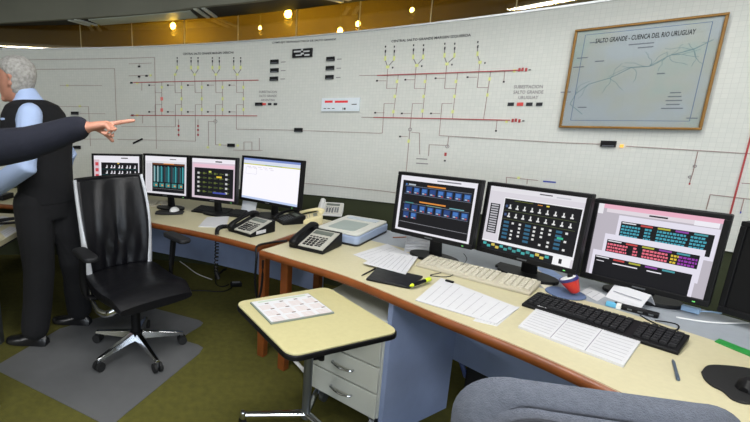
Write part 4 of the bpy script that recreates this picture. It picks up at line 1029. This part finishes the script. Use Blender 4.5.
MB().box((0, 0, .025), (.16, .16, .05)).build('body', M_BLACK, t, bevel=.008); MB().capsule([(-.05, -.08, .065), (-.05, 0, .08), (-.05, .08, .065)], [.02, .015, .02], 10).build('handset', M_BLACK, t, True)
# things on the floor
def fz(px, py, z=.004):
    p = at(px, py, 0); p.z = z; return p
c = at(236, 286, 0); t = thing('power_adapter', 'small black power adapter lying on the carpet under the desk', 'adapter', (c.x, c.y, .0005), RAD(5))
MB().box((0, 0, .018), (.10, .05, .036)).build('body', M_BLACK, t, bevel=.006); MB().box((0, 0, .0365), (.07, .03, .001)).build('label_sticker', M_INK, t)
c = at(221, 287, 0); 
cable('black lead lying on the carpet between cord end and adapter', [fz(215, 276, .05), fz(216, 284), fz(222, 287), fz(229, 286, .014)], M_BLACK, .005)
cable('white cable crossing the carpet below the left desk', [fz(176, 259), fz(186, 266), fz(197, 274), fz(212, 280)], M_WHITE, .004)
cable('long black cable lying across the carpet in shadow', [fz(232, 288), fz(222, 292), fz(200, 291), fz(175, 292), fz(150, 291)], M_BLACK, .005)
c = at(219, 276, 0); t = thing('phone_plug', 'dark plug hanging at the end of the coiled cord', 'plug', at(219, 276, .0)+Vector((0, 0, .0)), RAD(40))
MB().tube([(-.02, 0, .008), (.05, .0, .045), (.09, 0, .05)], [.008, .012, .008], 8).build('body', M_BLACK, t, True)
# dark bag and tower in the knee space
c = at(466, 384, .0); t = thing('computer_tower', 'dark computer case standing in the knee space under the desk', 'computer', (1.50, 2.02, 0), RAD(-55))
MB().box((0, 0, .22), (.18, .42, .42)).build('case', M_BLACK, t, bevel=.006)
MB().box((0, -.213, .22), (.17, .008, .40)).build('front_panel', M_BLACK2, t, bevel=.003)
MB().box((0, -.218, .34), (.14, .003, .04)).build('drive_bay', M_STEEL, t)
for x in (-.07, .07): 
    for y in (-.18, .18): MB().box((x, y, .006), (.02, .03, .012)).build('foot', M_RUB, t)
cable('blue grey cables bundled under the right desk', [Vector((1.25, 2.02, .28)), Vector((1.27, 1.98, .2)), Vector((1.30, 2.0, .15)), Vector((1.33, 2.02, .2)), Vector((1.36, 2.0, .26)), Vector((1.38, 2.03, .3))], mat('blue_cable', (80, 96, 150), .5), .012)

# ---------------------------------------------------------------- chair mat
mq = [at(0, 371, 0), at(108, 427, 0), at(200, 350, 0), at(142, 309, 0)]
# rectangular mat with a lip: corners from the visible edges
u = (mq[1]-mq[0]).normalized(); v = Vector((-u.y, u.x, 0))
A0 = at(-6, 370, 0); 
mpoly = [A0, A0+u*.90, A0+u*.90+v*.86, A0+u*.72+v*.90, A0+u*.74+v*1.16, A0+u*.30+v*1.18, A0+u*.26+v*.90, A0+v*.88]
lipR = at(200, 349, 0); lipR2 = at(203, 324, 0); lipT = at(142, 308, 0)
mpoly = [at(-6, 369, 0), at(106, 425.5, 0), at(112, 425.5, 0), at(199, 354, 0), at(203, 348, 0), at(198, 345, 0), at(186, 341.5, 0), at(182, 337.5, 0), at(201, 326, 0), at(203, 323, 0), at(199, 320.5, 0), at(150, 307.5, 0), at(140, 306.5, 0), at(98, 318, 0), at(60, 329, 0), at(0, 364, 0)]
mpo = MB(); mpo.prism([(p.x, p.y) for p in mpoly], .0008, .0035); mo = mpo.build('chair_mat', M_MATPL, None)
tag(mo, 'grey translucent floor mat under the black office chair', 'floor mat')

# ---------------------------------------------------------------- black office chair
CZ = .0036
ch = thing('office_chair', 'black leather office chair with polished five star base', 'chair', (-.515, 2.51, CZ), RAD(-54))
fwd_off = .03
for k in range(5):
    a = RAD(-128+72*k+54); d = Vector((math.cos(a), math.sin(a), 0)); p = Vector((-d.y, d.x, 0))
    rings = []
    for f, hw, z0, z1 in ((.02, .030, .085, .135), (.12, .026, .080, .118), (.26, .019, .068, .090), (.305, .016, .064, .080)):
        c = d*f; rings.append([c-p*hw+Vector((0, 0, z0)), c+p*hw+Vector((0, 0, z0)), c+p*hw*.55+Vector((0, 0, z1)), c-p*hw*.55+Vector((0, 0, z1))])
    MB().loft(rings).build('base_arm', M_CHROME, ch, True, .003)
    e = d*.295; mb = MB()
    for s_ in (-1, 1): mb.tube([e+p*(s_*.008)+Vector((0, 0, .029)), e+p*(s_*.026)+Vector((0, 0, .029))], .029, 18)
    c_ = mb.build('castor', M_RUB, ch, True)
    mb = MB(); mb.tube([e+Vector((0, 0, .03)), e+Vector((0, 0, .07))], .009, 10); mb.build('castor_stem', M_STEEL, c_, True)
MB().lathe([(.004, .07), (.04, .075), (.042, .13), (.03, .14), (.03, .26), (.02, .265), (.019, .37), (.004, .372)], 20).build('gas_column', M_BLACK, ch, True)
mb = MB(); mb.box((.02, 0, .385), (.30, .16, .05)); mb.box((-.14, 0, .39), (.12, .10, .04)); mb.build('tilt_mechanism', M_STEEL, ch, bevel=.012)
mb = MB(); mb.tube(spline([(-.16, -.225, .45), (-.06, -.25, .385), (.05, -.25, .352), (.12, -.22, .36), (.14, -.16, .39)], 5), [(.012, .022)]*21, 8); mb.build('side_bracket', M_CHROME, ch, True)
mb = MB(); mb.tube([(0, .05, .385), (.02, .24, .38), (.03, .29, .385)], [.006, .006, .011], 8); mb.build('height_lever', M_BLACK, ch, True)
# seat cushion
mb = MB(); rings = []
for i in range(13):
    f = i/12; x = -.25+.56*f; hw = .255*(1-.10*abs(2*f-1)**4); zc = .462+.012*math.cos(f*6.28) - (.05*(f-.82)/.18 if f > .82 else 0)*.8
    th = .05*(1-.5*abs(2*f-1)**6)
    rings.append([Vector((x, hw*math.cos(RAD(a))*(1 if abs(math.cos(RAD(a))) < .95 else 1), zc+th*math.copysign(abs(math.sin(RAD(a)))**.5, math.sin(RAD(a)))-.012*math.cos(RAD(a*2)+3.14)*0)) for a in range(0, 360, 15)])
MB().loft(rings).build('seat', M_LEATHER, ch, True)
MB().prism([(x*.9+.0, y) for x, y in rrect(.48, .42, .06)], .415, .44).build('seat_pan', M_BLACK, ch)
# backrest: leather shell between bright side rails
def backp(u_, v_, off=0):               # u -1..1 across, v 0..1 up
    z = .50+.58*v_; x = -.235-.115*v_-.03*math.sin(v_*math.pi)*-1+.035*(u_*u_)+off
    hw = .205+.02*math.sin(v_*2.6)-.0*v_; return Vector((x, u_*hw, z))
def back_mesh(off, th, n=24, m=28):
    mb = MB(); rn = random.Random(2)
    V = []
    for j in range(m+1):
        for i in range(n+1):
            u_ = -1+2*i/n; v_ = j/m
            wr = .016*math.sin(9*u_+5*v_+2.2*math.sin(4*v_))*math.sin(math.pi*v_)**.7*(1-u_*u_)+.010*math.sin(17*u_-7*v_)*(1-v_)*(1-u_*u_)
            V.append(backp(u_, v_, off+wr))
    fs = [(j*(n+1)+i, j*(n+1)+i+1, (j+1)*(n+1)+i+1, (j+1)*(n+1)+i) for j in range(m) for i in range(n)]
    mb.add(V, fs); return mb
bo_ = back_mesh(0, 0).build('backrest', M_LEATHER, ch, True); so = bo_.modifiers.new('s', 'SOLIDIFY'); so.thickness = .03; so.offset = 0
for s_ in (-1, 1):
    P = [backp(s_*1.03, j/10, .0) for j in range(11)]
    MB().tube(P, [(.012, .022)]*11, 8).build('side_rail', mat('pale_rail', (214, 216, 220), .35, .2), ch, True)
MB().tube([backp(-1.03+2.06*i/8, 1.0)+Vector((0, 0, .002)) for i in range(9)], .012, 8).build('top_rail', M_BLACK, ch, True)
mb = MB(); mb.tube(spline([(-.16, 0, .385), (-.27, 0, .40), (-.295, 0, .52), (-.30, 0, .62)], 4), [(.04, .014)]*13, 10); mb.build('back_support', M_BLACK, ch, True)
for s_ in (-1, 1):
    mb = MB(); mb.tube(spline([(-.05, s_*.20, .40), (-.06, s_*.285, .42), (-.05, s_*.30, .54), (-.02, s_*.30, .69)], 4), [(.022, .014)]*13, 10); ar = mb.build('armrest', M_BLACK, ch, True)
    mb = MB(); mb.prism([(x+.02, y+s_*.30) for x, y in rrect(.25, .085, .035)], .69, .72); mb.build('arm_pad', M_BLACK2, ar, bevel=.01)

# ---------------------------------------------------------------- grey fabric chair in the foreground (seen from behind)
GY = .66
gl = aty(486, 430, GY); gr = aty(772, 430, GY); gcx = (gl.x+gr.x)/2; ghw = (gr.x-gl.x)/2
gc = thing('office_chair', 'grey fabric chair back cropped in the lower right foreground', 'chair', (gcx, GY, 0), RAD(-15))
ztop = aty(540, 374, GY+.13).z
def chair_shell(hw, zb, zt, y0, th, r):
    mb = MB(); rings = []; n = 40
    for layer, ins in ((0, .03), (.25, .008), (.5, 0), (.75, .008), (1, .03)):
        P = []
        for (x, z) in rrect(2*(hw-ins), (zt-zb)-2*ins, r-ins*.5, 10):
            zz = (zt+zb)/2+z; t_ = (zz-zb)/(zt-zb)
            P.append(Vector((x, y0+th*layer+.05*(x/hw)**2*1.0+ .06*(1-t_)*0-.10*t_**2*-.35, zz)))
        rings.append(P)
    return mb.loft(rings)
chair_shell(ghw, .56, ztop, 0, .055, .11).build('backrest_shell', M_GREYFAB, gc, True)
chair_shell(ghw*.82, .60, ztop-.034, -.035, .04, .10).build('back_panel', M_GREYFAB, gc, True)
P = [Vector((x, -.040+.05*(x/(ghw*.82))**2+.035*(((zz+(ztop-.034-.60)/2)/(ztop-.034-.60))**2), (ztop-.034+.60)/2+zz)) for x, zz in rrect(2*ghw*.82-.012, ztop-.034-.60-.012, .10, 10)]
MB().tube(P+[P[0]], .005, 6, up=(0, 1, 0)).build('piping', mat('dark_piping', (44, 46, 52), .9), gc, True)
MB().prism([(x, y+.30) for x, y in rrect(.48, .46, .08)], .42, .50).build('seat', M_GREYFAB, gc, bevel=.03, seg=3)
MB().lathe([(.004, .06), (.04, .07), (.03, .14), (.026, .40), (.06, .42)], 16, (0, .28, 0)).build('gas_column', M_BLACK, gc, True)
mb = MB(); mb.tube(spline([(0, .2, .40), (0, .0, .40), (0, .02, .55), (0, .03, .70)], 4), [(.045, .012)]*13, 8); mb.build('back_support', M_BLACK, gc, True)
for k in range(5):
    a = RAD(72*k+20); d = Vector((math.cos(a), math.sin(a), 0)); e = d*.28+Vector((0, .28, 0))
    MB().tube([(0, .28, .10), (e.x, e.y, .07)], [(.024, .02), (.015, .012)], 8).build('base_arm', M_BLACK, gc, True)
    MB().tube([e+Vector((-d.y, d.x, 0))*.02+Vector((0, 0, .028)), e-Vector((-d.y, d.x, 0))*.02+Vector((0, 0, .028))], .028, 14).build('castor', M_RUB, gc, True)

# ---------------------------------------------------------------- people
def X(*a): return Vector(a)
def finger(mb, base, d, bend, L, r, axis, n=8):
    """three phalanges, each bent further around axis"""
    p = Vector(base); P = [p.copy()]; dd = Vector(d).normalized()
    for k, f in enumerate((.45, .31, .24)):
        dd = Matrix.Rotation(bend[k], 3, axis) @ dd; p = p+dd*L*f; P.append(p.copy())
    mb.capsule(P, [r, r*.95, r*.88, r*.75], n)
def head_lofts(mb, c, f, s=1.0, lean=0):
    """head centred at c looking along horizontal f"""
    f = Vector(f).normalized(); l = Vector((-f.y, f.x, 0)); up = Vector((0, 0, 1))
    # z offset, front, back, half width
    prof = [(-.118, .050, .010, .022), (-.105, .078, .02, .042), (-.08, .088, .045, .056), (-.05, .092, .070, .065), (-.015, .094, .092, .071), (.02, .094, .101, .075), (.055, .092, .101, .075), (.085, .078, .090, .066), (.105, .055, .066, .050), (.118, .02, .03, .024)]
    rings = []
    for z, fr, bk, hw in prof:
        r_ = []
        for j in range(20):
            a = 2*math.pi*j/20; ca, sa = math.cos(a), math.sin(a)
            r_.append(c+(f*(fr if ca > 0 else bk)*ca+l*hw*sa+up*z)*s)
        rings.append(r_)
    mb.loft(rings)
    # brow, nose, lips, chin, ears
    mb.capsule([c+(f*.088+l*.03+up*.022)*s, c+(f*.092+up*.020)*s, c+(f*.088-l*.03+up*.022)*s], [.012*s]*3, 8)
    mb.capsule([c+(f*.092+up*.014)*s, c+(f*.108-up*.016)*s, c+(f*.114-up*.030)*s], [.008*s, .010*s, .012*s], 8)
    mb.capsule([c+(f*.100+l*.012-up*.034)*s, c+(f*.100-l*.012-up*.034)*s], [.009*s, .009*s], 8)
    mb.capsule([c+(f*.084+l*.022-up*.058)*s, c+(f*.093-up*.056)*s, c+(f*.084-l*.022-up*.058)*s], [.008*s]*3, 8)
    mb.capsule([c+(f*.083+l*.02-up*.070)*s, c+(f*.089-up*.070)*s, c+(f*.083-l*.02-up*.070)*s], [.008*s]*3, 8)
    mb.capsule([c+(f*.076+l*.012-up*.098)*s, c+(f*.076-l*.012-up*.098)*s], [.018*s]*2, 8)
    for q in (-1, 1):
        mb.capsule([c+(l*q*.074-f*.004+up*.026)*s, c+(l*q*.082-f*.016+up*.012)*s, c+(l*q*.078-f*.008-up*.022)*s, c+(l*q*.072+f*.002-up*.03)*s], [.010*s, .013*s, .011*s, .008*s], 8)
def torso(mb, rows, f, n=20):            # rows: (centre, half width, half depth)
    f = Vector(f).normalized(); l = Vector((-f.y, f.x, 0)); rings = []
    for c, hw, hd in rows:
        rings.append([Vector(c)+l*hw*math.copysign(abs(math.cos(2*math.pi*j/n))**.85, math.cos(2*math.pi*j/n))+f*hd*math.sin(2*math.pi*j/n) for j in range(n)])
    mb.loft(rings)
def shoe(mb, heel, d, L=.28, up=0):
    d = Vector(d).normalized(); p = Vector((-d.y, d.x, 0)); rings = []
    for f, hw, h in ((0, .028, .05), (.08, .036, .075), (.25, .038, .085), (.45, .042, .07), (.65, .050, .052), (.85, .046, .042), (.96, .032, .034), (1, .016, .026)):
        c = Vector(heel)+d*L*f
        rings.append([c+p*hw*math.cos(RAD(a))+Vector((0, 0, max(.0, h*math.sin(RAD(a))))) for a in (-8, 0, 25, 55, 90, 125, 155, 180, 188)])
    mb.loft(rings)
def part(name, mb, m, parent, voxel=.009, smooth=5):
    me = remesh(mb, voxel, smooth); me.materials.clear(); me.materials.append(m); o = link(name, me, parent); return o
def hand_relaxed(mb, wr, d, side):       # simple curled hand: wrist, direction, palm normal
    d = Vector(d).normalized(); s = Vector(side).normalized(); n = d.cross(s)
    mb.capsule([wr, wr+d*.045, wr+d*.085], [(.026, .018), (.036, .017), (.038, .014)], 10, up=tuple(n))
    for k, (o, L) in enumerate(((-.027, .07), (-.009, .08), (.009, .075), (.026, .06))):
        finger(mb, wr+d*.088+s*o, d, (.3, .5, .4), L, .0095, n.cross(d) if False else s)
    finger(mb, wr+d*.03-s*.03, d*.7-s*.7, (.1, .2, .2), .075, .011, s)

# --- man in black waistcoat -------------------------------------------------
f = X(-.74, .67, 0).normalized(); l = X(-f.y, f.x, 0)      # l: his left
SC = X(-1.135, 2.725, 1.525); HC = X(-1.100, 2.74, .93)
LSh = aty(30, 115, 2.585); RSh = SC-l*.125+X(0, 0, -.06)+f*.04
LEl = aty(26, 166, 2.50); LWr = aty(-28, 203, 2.60); REl = X(-1.01, 2.90, 1.22); RWr = X(-1.13, 3.02, 1.02)
LAn = X(-1.185, 2.585, .09); RAn = X(-.985, 2.87, .09)
LHp = HC+l*.095; RHp = HC-l*.095
LKn = X(-1.150, 2.63, .50); RKn = X(-.99, 2.82, .50)
HD = X(-1.218, 2.72, 1.685); hf = X(-1, .12, 0)
def man_body(mb, g=0):
    torso(mb, [(HC+X(0, 0, -.08), .15+g, .11+g), (HC, .168+g, .122+g), (HC+X(0, 0, .12), .155+g, .115+g), (HC+X(-.005, 0, .28), .165+g, .12+g), (HC+X(-.01, 0, .42), .185+g, .125+g), (SC+X(0, 0, -.07), .195+g, .115+g), (SC+X(0, 0, 0), .15+g, .085+g), (SC+X(-.02, 0, .045), .075+g, .062+g)], f)
man = MB(); man_body(man)
man.capsule([SC+X(-.01, 0, .02), SC+X(-.04, 0, .08), HD+X(.02, 0, -.08)], [.062, .056, .055], 12)
head_lofts(man, HD, hf, 1.10)
for sh_, el, wr in ((LSh, LEl, LWr), (RSh, REl, RWr)): man.capsule([sh_, sh_.lerp(el, .5), el, el.lerp(wr, .4), wr], [.055, .048, .040, .038, .027], 12)
hand_relaxed(man, LWr, LWr-LEl, X(.1, .2, 1)); hand_relaxed(man, RWr, RWr-REl, X(-.6, .6, 0))
for hp, kn, an in ((LHp, LKn, LAn), (RHp, RKn, RAn)): man.capsule([hp, hp.lerp(kn, .5), kn, kn.lerp(an, .35), an], [.085, .075, .055, .055, .04], 12)
for an in (LAn, RAn): man.capsule([an+X(0, 0, -.01), an+X(-.08, .012, -.055), an+X(-.14, .022, -.068)], [.03, .022, .016], 10)
me = remesh(man, .0075, 4); me.materials.clear(); me.materials.append(M_SKIN); P1 = link('person', me)
tag(P1, 'grey haired person in black waistcoat and light blue shirt turned away left', 'person')
sh_ = MB()
torso(sh_, [(HC+X(0, 0, .0), .172, .126), (HC+X(0, 0, .12), .160, .120), (HC+X(-.005, 0, .28), .171, .126), (HC+X(-.01, 0, .42), .191, .131), (SC+X(0, 0, -.07), .200, .121), (SC+X(0, 0, 0.003), .156, .092), (SC+X(-.02, 0, .05), .082, .070), (SC+X(-.034, 0, .085), .072, .070), (SC+X(-.048, 0, .115), .066, .068)], f)
for s0, el, wr in ((LSh, LEl, LWr), (RSh, REl, RWr)): sh_.capsule([s0, s0.lerp(el, .5), el, el.lerp(wr, .4), el.lerp(wr, .92)], [.072, .072, .070, .064, .048], 12)
part('shirt', sh_, M_SHIRT, P1, .009, 4)
ve = MB()
torso(ve, [(HC+X(0, 0, .0), .186, .142), (HC+X(0, 0, .12), .175, .136), (HC+X(-.005, 0, .28), .184, .142), (HC+X(-.005, 0, .40)-l*.012, .186, .146), (SC+X(0, 0, -.12)-l*.006, .212, .145), (SC+X(0, 0, -.04)-l*.006, .196, .128), (SC+X(0, 0, .014), .160, .105), (SC+X(-.01, 0, .045), .092, .080)], f)
part('waistcoat', ve, M_VEST, P1, .009, 3)
tr = MB(); torso(tr, [(HC+X(0, 0, -.10), .16, .125), (HC+X(0, 0, -.02), .182, .138), (HC+X(0, 0, .05), .176, .134)], f)
for hp, kn, an in ((LHp, LKn, LAn), (RHp, RKn, RAn)): tr.capsule([hp, hp.lerp(kn, .5), kn, kn.lerp(an, .5), an+X(-.005, 0, .035)], [.122, .112, .098, .092, .090], 14)
part('trousers', tr, M_TROUS, P1, .010, 4)
for an in (LAn, RAn):
    mb = MB(); shoe(mb, (an.x+.07, an.y-.012, CZ+.001), (-1, .16, 0), .29); o = mb.build('shoe', M_SHOE, P1, True)
    mb = MB(); d = X(-1, .16, 0).normalized(); p = X(-d.y, d.x, 0); c = X(an.x+.07, an.y-.012, 0)
# hair: cap over the back and top of the skull
hr = MB(); up = X(0, 0, 1); hl = X(-hf.y, hf.x, 0).normalized(); hfn = hf.normalized()
rings = []
for z, fr, bk, hw in ((-.075, -.030, .068, .058), (-.045, -.022, .090, .070), (-.01, -.004, .108, .078), (.025, .012, .116, .083), (.055, .075, .115, .083), (.085, .092, .104, .075), (.108, .076, .080, .060), (.126, .04, .05, .036), (.132, .01, .015, .012)):
    r_ = []
    for j in range(24):
        a = 2*math.pi*j/24; ca, sa = math.cos(a), math.sin(a); r_.append(HD+(hfn*((fr if ca > 0 else bk)*ca)+hl*hw*sa+up*z)*1.10)
    rings.append(r_)
hr.loft(rings)
ho = part('hair', hr, M_HAIR, P1, .006, 2)
tx_ = bpy.data.textures.new('hair_clumps', 'CLOUDS'); tx_.noise_scale = .03
dm = ho.modifiers.new('d', 'DISPLACE'); dm.texture = tx_; dm.strength = .007; dm.mid_level = .5
for q in (-1, 1):
    mb = MB(); mb.capsule([HD+hfn*.086+hl*q*.030+up*.002, HD+hfn*.088+hl*q*.034+up*.002], [.010, .010], 8); mb.build('eye', mat('eye_dark', (60, 50, 46), .3), P1, True)

# --- person with the pointing arm, mostly beyond the left picture edge --------
YA = 1.78
f2 = X(.30, .95, 0).normalized(); l2 = X(-f2.y, f2.x, 0)
Sh = aty(-18, 150, YA); wr2 = aty(86, 127.5, YA); El = aty(28, 143.5, YA-.02)
C2 = Sh+l2*.20+X(0, 0, .03); H2 = X(C2.x-.15, C2.y-.01, .86)
hd2 = MB()
def body2(mb, g=0):
    torso(mb, [(H2+X(0, 0, -.08), .15+g, .11+g), (H2, .165+g, .12+g), (H2+X(0, 0, .14), .155+g, .115+g), (C2+X(0, 0, -.2), .175+g, .12+g), (C2+X(0, 0, -.06), .185+g, .11+g), (C2+X(0, 0, .01), .14+g, .08+g), (C2+X(0, 0, .05), .07+g, .06+g)], f2)
body2(hd2)
HD2 = C2+X(.0, 0, .235); hd2.capsule([C2, HD2+X(-.01, 0, -.08)], [.06, .055], 12); head_lofts(hd2, HD2, f2)
hd2.capsule([Sh, Sh.lerp(El, .5), El, El.lerp(wr2, .5), wr2], [.055, .05, .042, .038, .027], 12)
# pointing right hand
pd_ = (aty(133, 120.5, YA)-wr2).normalized(); dn = X(0, 0, -1); dn = (dn-pd_*dn.dot(pd_)).normalized(); nn_ = pd_.cross(dn)   # back of hand towards the camera side
kn0 = wr2+pd_*.092; cs_ = -nn_           # cs_ points to the camera side (little finger side)
hd2.capsule([wr2, wr2+pd_*.04, wr2+pd_*.085], [(.030, .021), (.040, .019), (.042, .016)], 12)
finger(hd2, kn0-cs_*.030, pd_, (-.02, .03, .03), .100, .0105, nn_)
for o, L, bnd in ((-.008, .086, (.75, 1.45, 1.0)), (.014, .080, (.9, 1.5, 1.0)), (.033, .066, (1.05, 1.5, 1.0))):
    finger(hd2, kn0+cs_*o-pd_*.004, pd_, bnd, L, .0105, nn_)
finger(hd2, wr2+pd_*.030-cs_*.030+dn*.008, pd_*.8+dn*.5-cs_*.2, (.1, .25, .2), .085, .0125, nn_)
LS2 = C2+l2*.18+X(0, 0, -.03); LE2 = LS2+X(-.04, .04, -.29); LW2 = LE2+X(.06, .0, -.24)
hd2.capsule([LS2, LE2, LW2], [.055, .042, .028], 12); hand_relaxed(hd2, LW2, LW2-LE2, X(1, 0, 0))
for q in (-1, 1): hd2.capsule([H2+l2*q*.095, X(H2.x+l2.x*q*.1, H2.y+l2.y*q*.1, .48), X(H2.x+l2.x*q*.1, H2.y+l2.y*q*.1, .09)], [.085, .056, .04], 12)
me = remesh(hd2, .0055, 3); me.materials.clear(); me.materials.append(M_SKIN); P2 = link('person', me)
tag(P2, 'person in dark navy jacket pointing right, only arm inside the picture', 'person')
ja = MB()
torso(ja, [(H2+X(0, 0, -.10), .185, .145), (H2, .185, .142), (H2+X(0, 0, .14), .176, .138), (C2+X(0, 0, -.2), .195, .142), (C2+X(0, 0, -.06), .20, .13), (C2+X(0, 0, .012), .155, .10), (C2+X(0, 0, .05), .085, .075)], f2)
cuff = aty(79.5, 128.2, YA)
ja.capsule([Sh+X(-.02, 0, 0), Sh.lerp(El, .5), El, El.lerp(cuff, .5), cuff-pd_*.03, cuff-pd_*.008], [.082, .076, .068, .060, .053, .051], 16)
ja.capsule([LS2, LE2, LE2.lerp(LW2, .9)], [.08, .066, .052], 14)
part('jacket', ja, M_NAVY, P2, .008, 3)
mb = MB(); mb.tube([cuff-pd_*.01, cuff+pd_*.012], [(.034, .038), (.032, .036)], 16); mb.build('shirt_cuff', M_SHIRT, P2, True)
tr2 = MB(); torso(tr2, [(H2+X(0, 0, -.10), .16, .125), (H2, .178, .132), (H2+X(0, 0, .05), .17, .13)], f2)
for q in (-1, 1): tr2.capsule([H2+l2*q*.095, X(H2.x+l2.x*q*.1, H2.y+l2.y*q*.1, .48), X(H2.x+l2.x*q*.1, H2.y+l2.y*q*.1, .08)], [.11, .085, .075], 14)
part('trousers', tr2, M_TROUS, P2, .010, 3)
for q in (-1, 1):
    mb = MB(); shoe(mb, (H2.x+l2.x*q*.10-f2.x*.09, H2.y+l2.y*q*.10-f2.y*.09, .001), f2, .28); mb.build('shoe', M_SHOE, P2, True)
hr2 = MB(); rings = []
for z, fr, bk, hw in ((-.05, -.02, .09, .07), (.0, .0, .112, .082), (.05, .09, .115, .083), (.09, .086, .1, .072), (.125, .03, .05, .036)):
    rings.append([HD2+f2*((fr if math.cos(a) > 0 else bk)*math.cos(a))+l2*hw*math.sin(a)+up*z for a in [2*math.pi*j/20 for j in range(20)]])
hr2.loft(rings); part('hair', hr2, mat('dark_hair', (50, 42, 36), .7), P2, .008, 2)
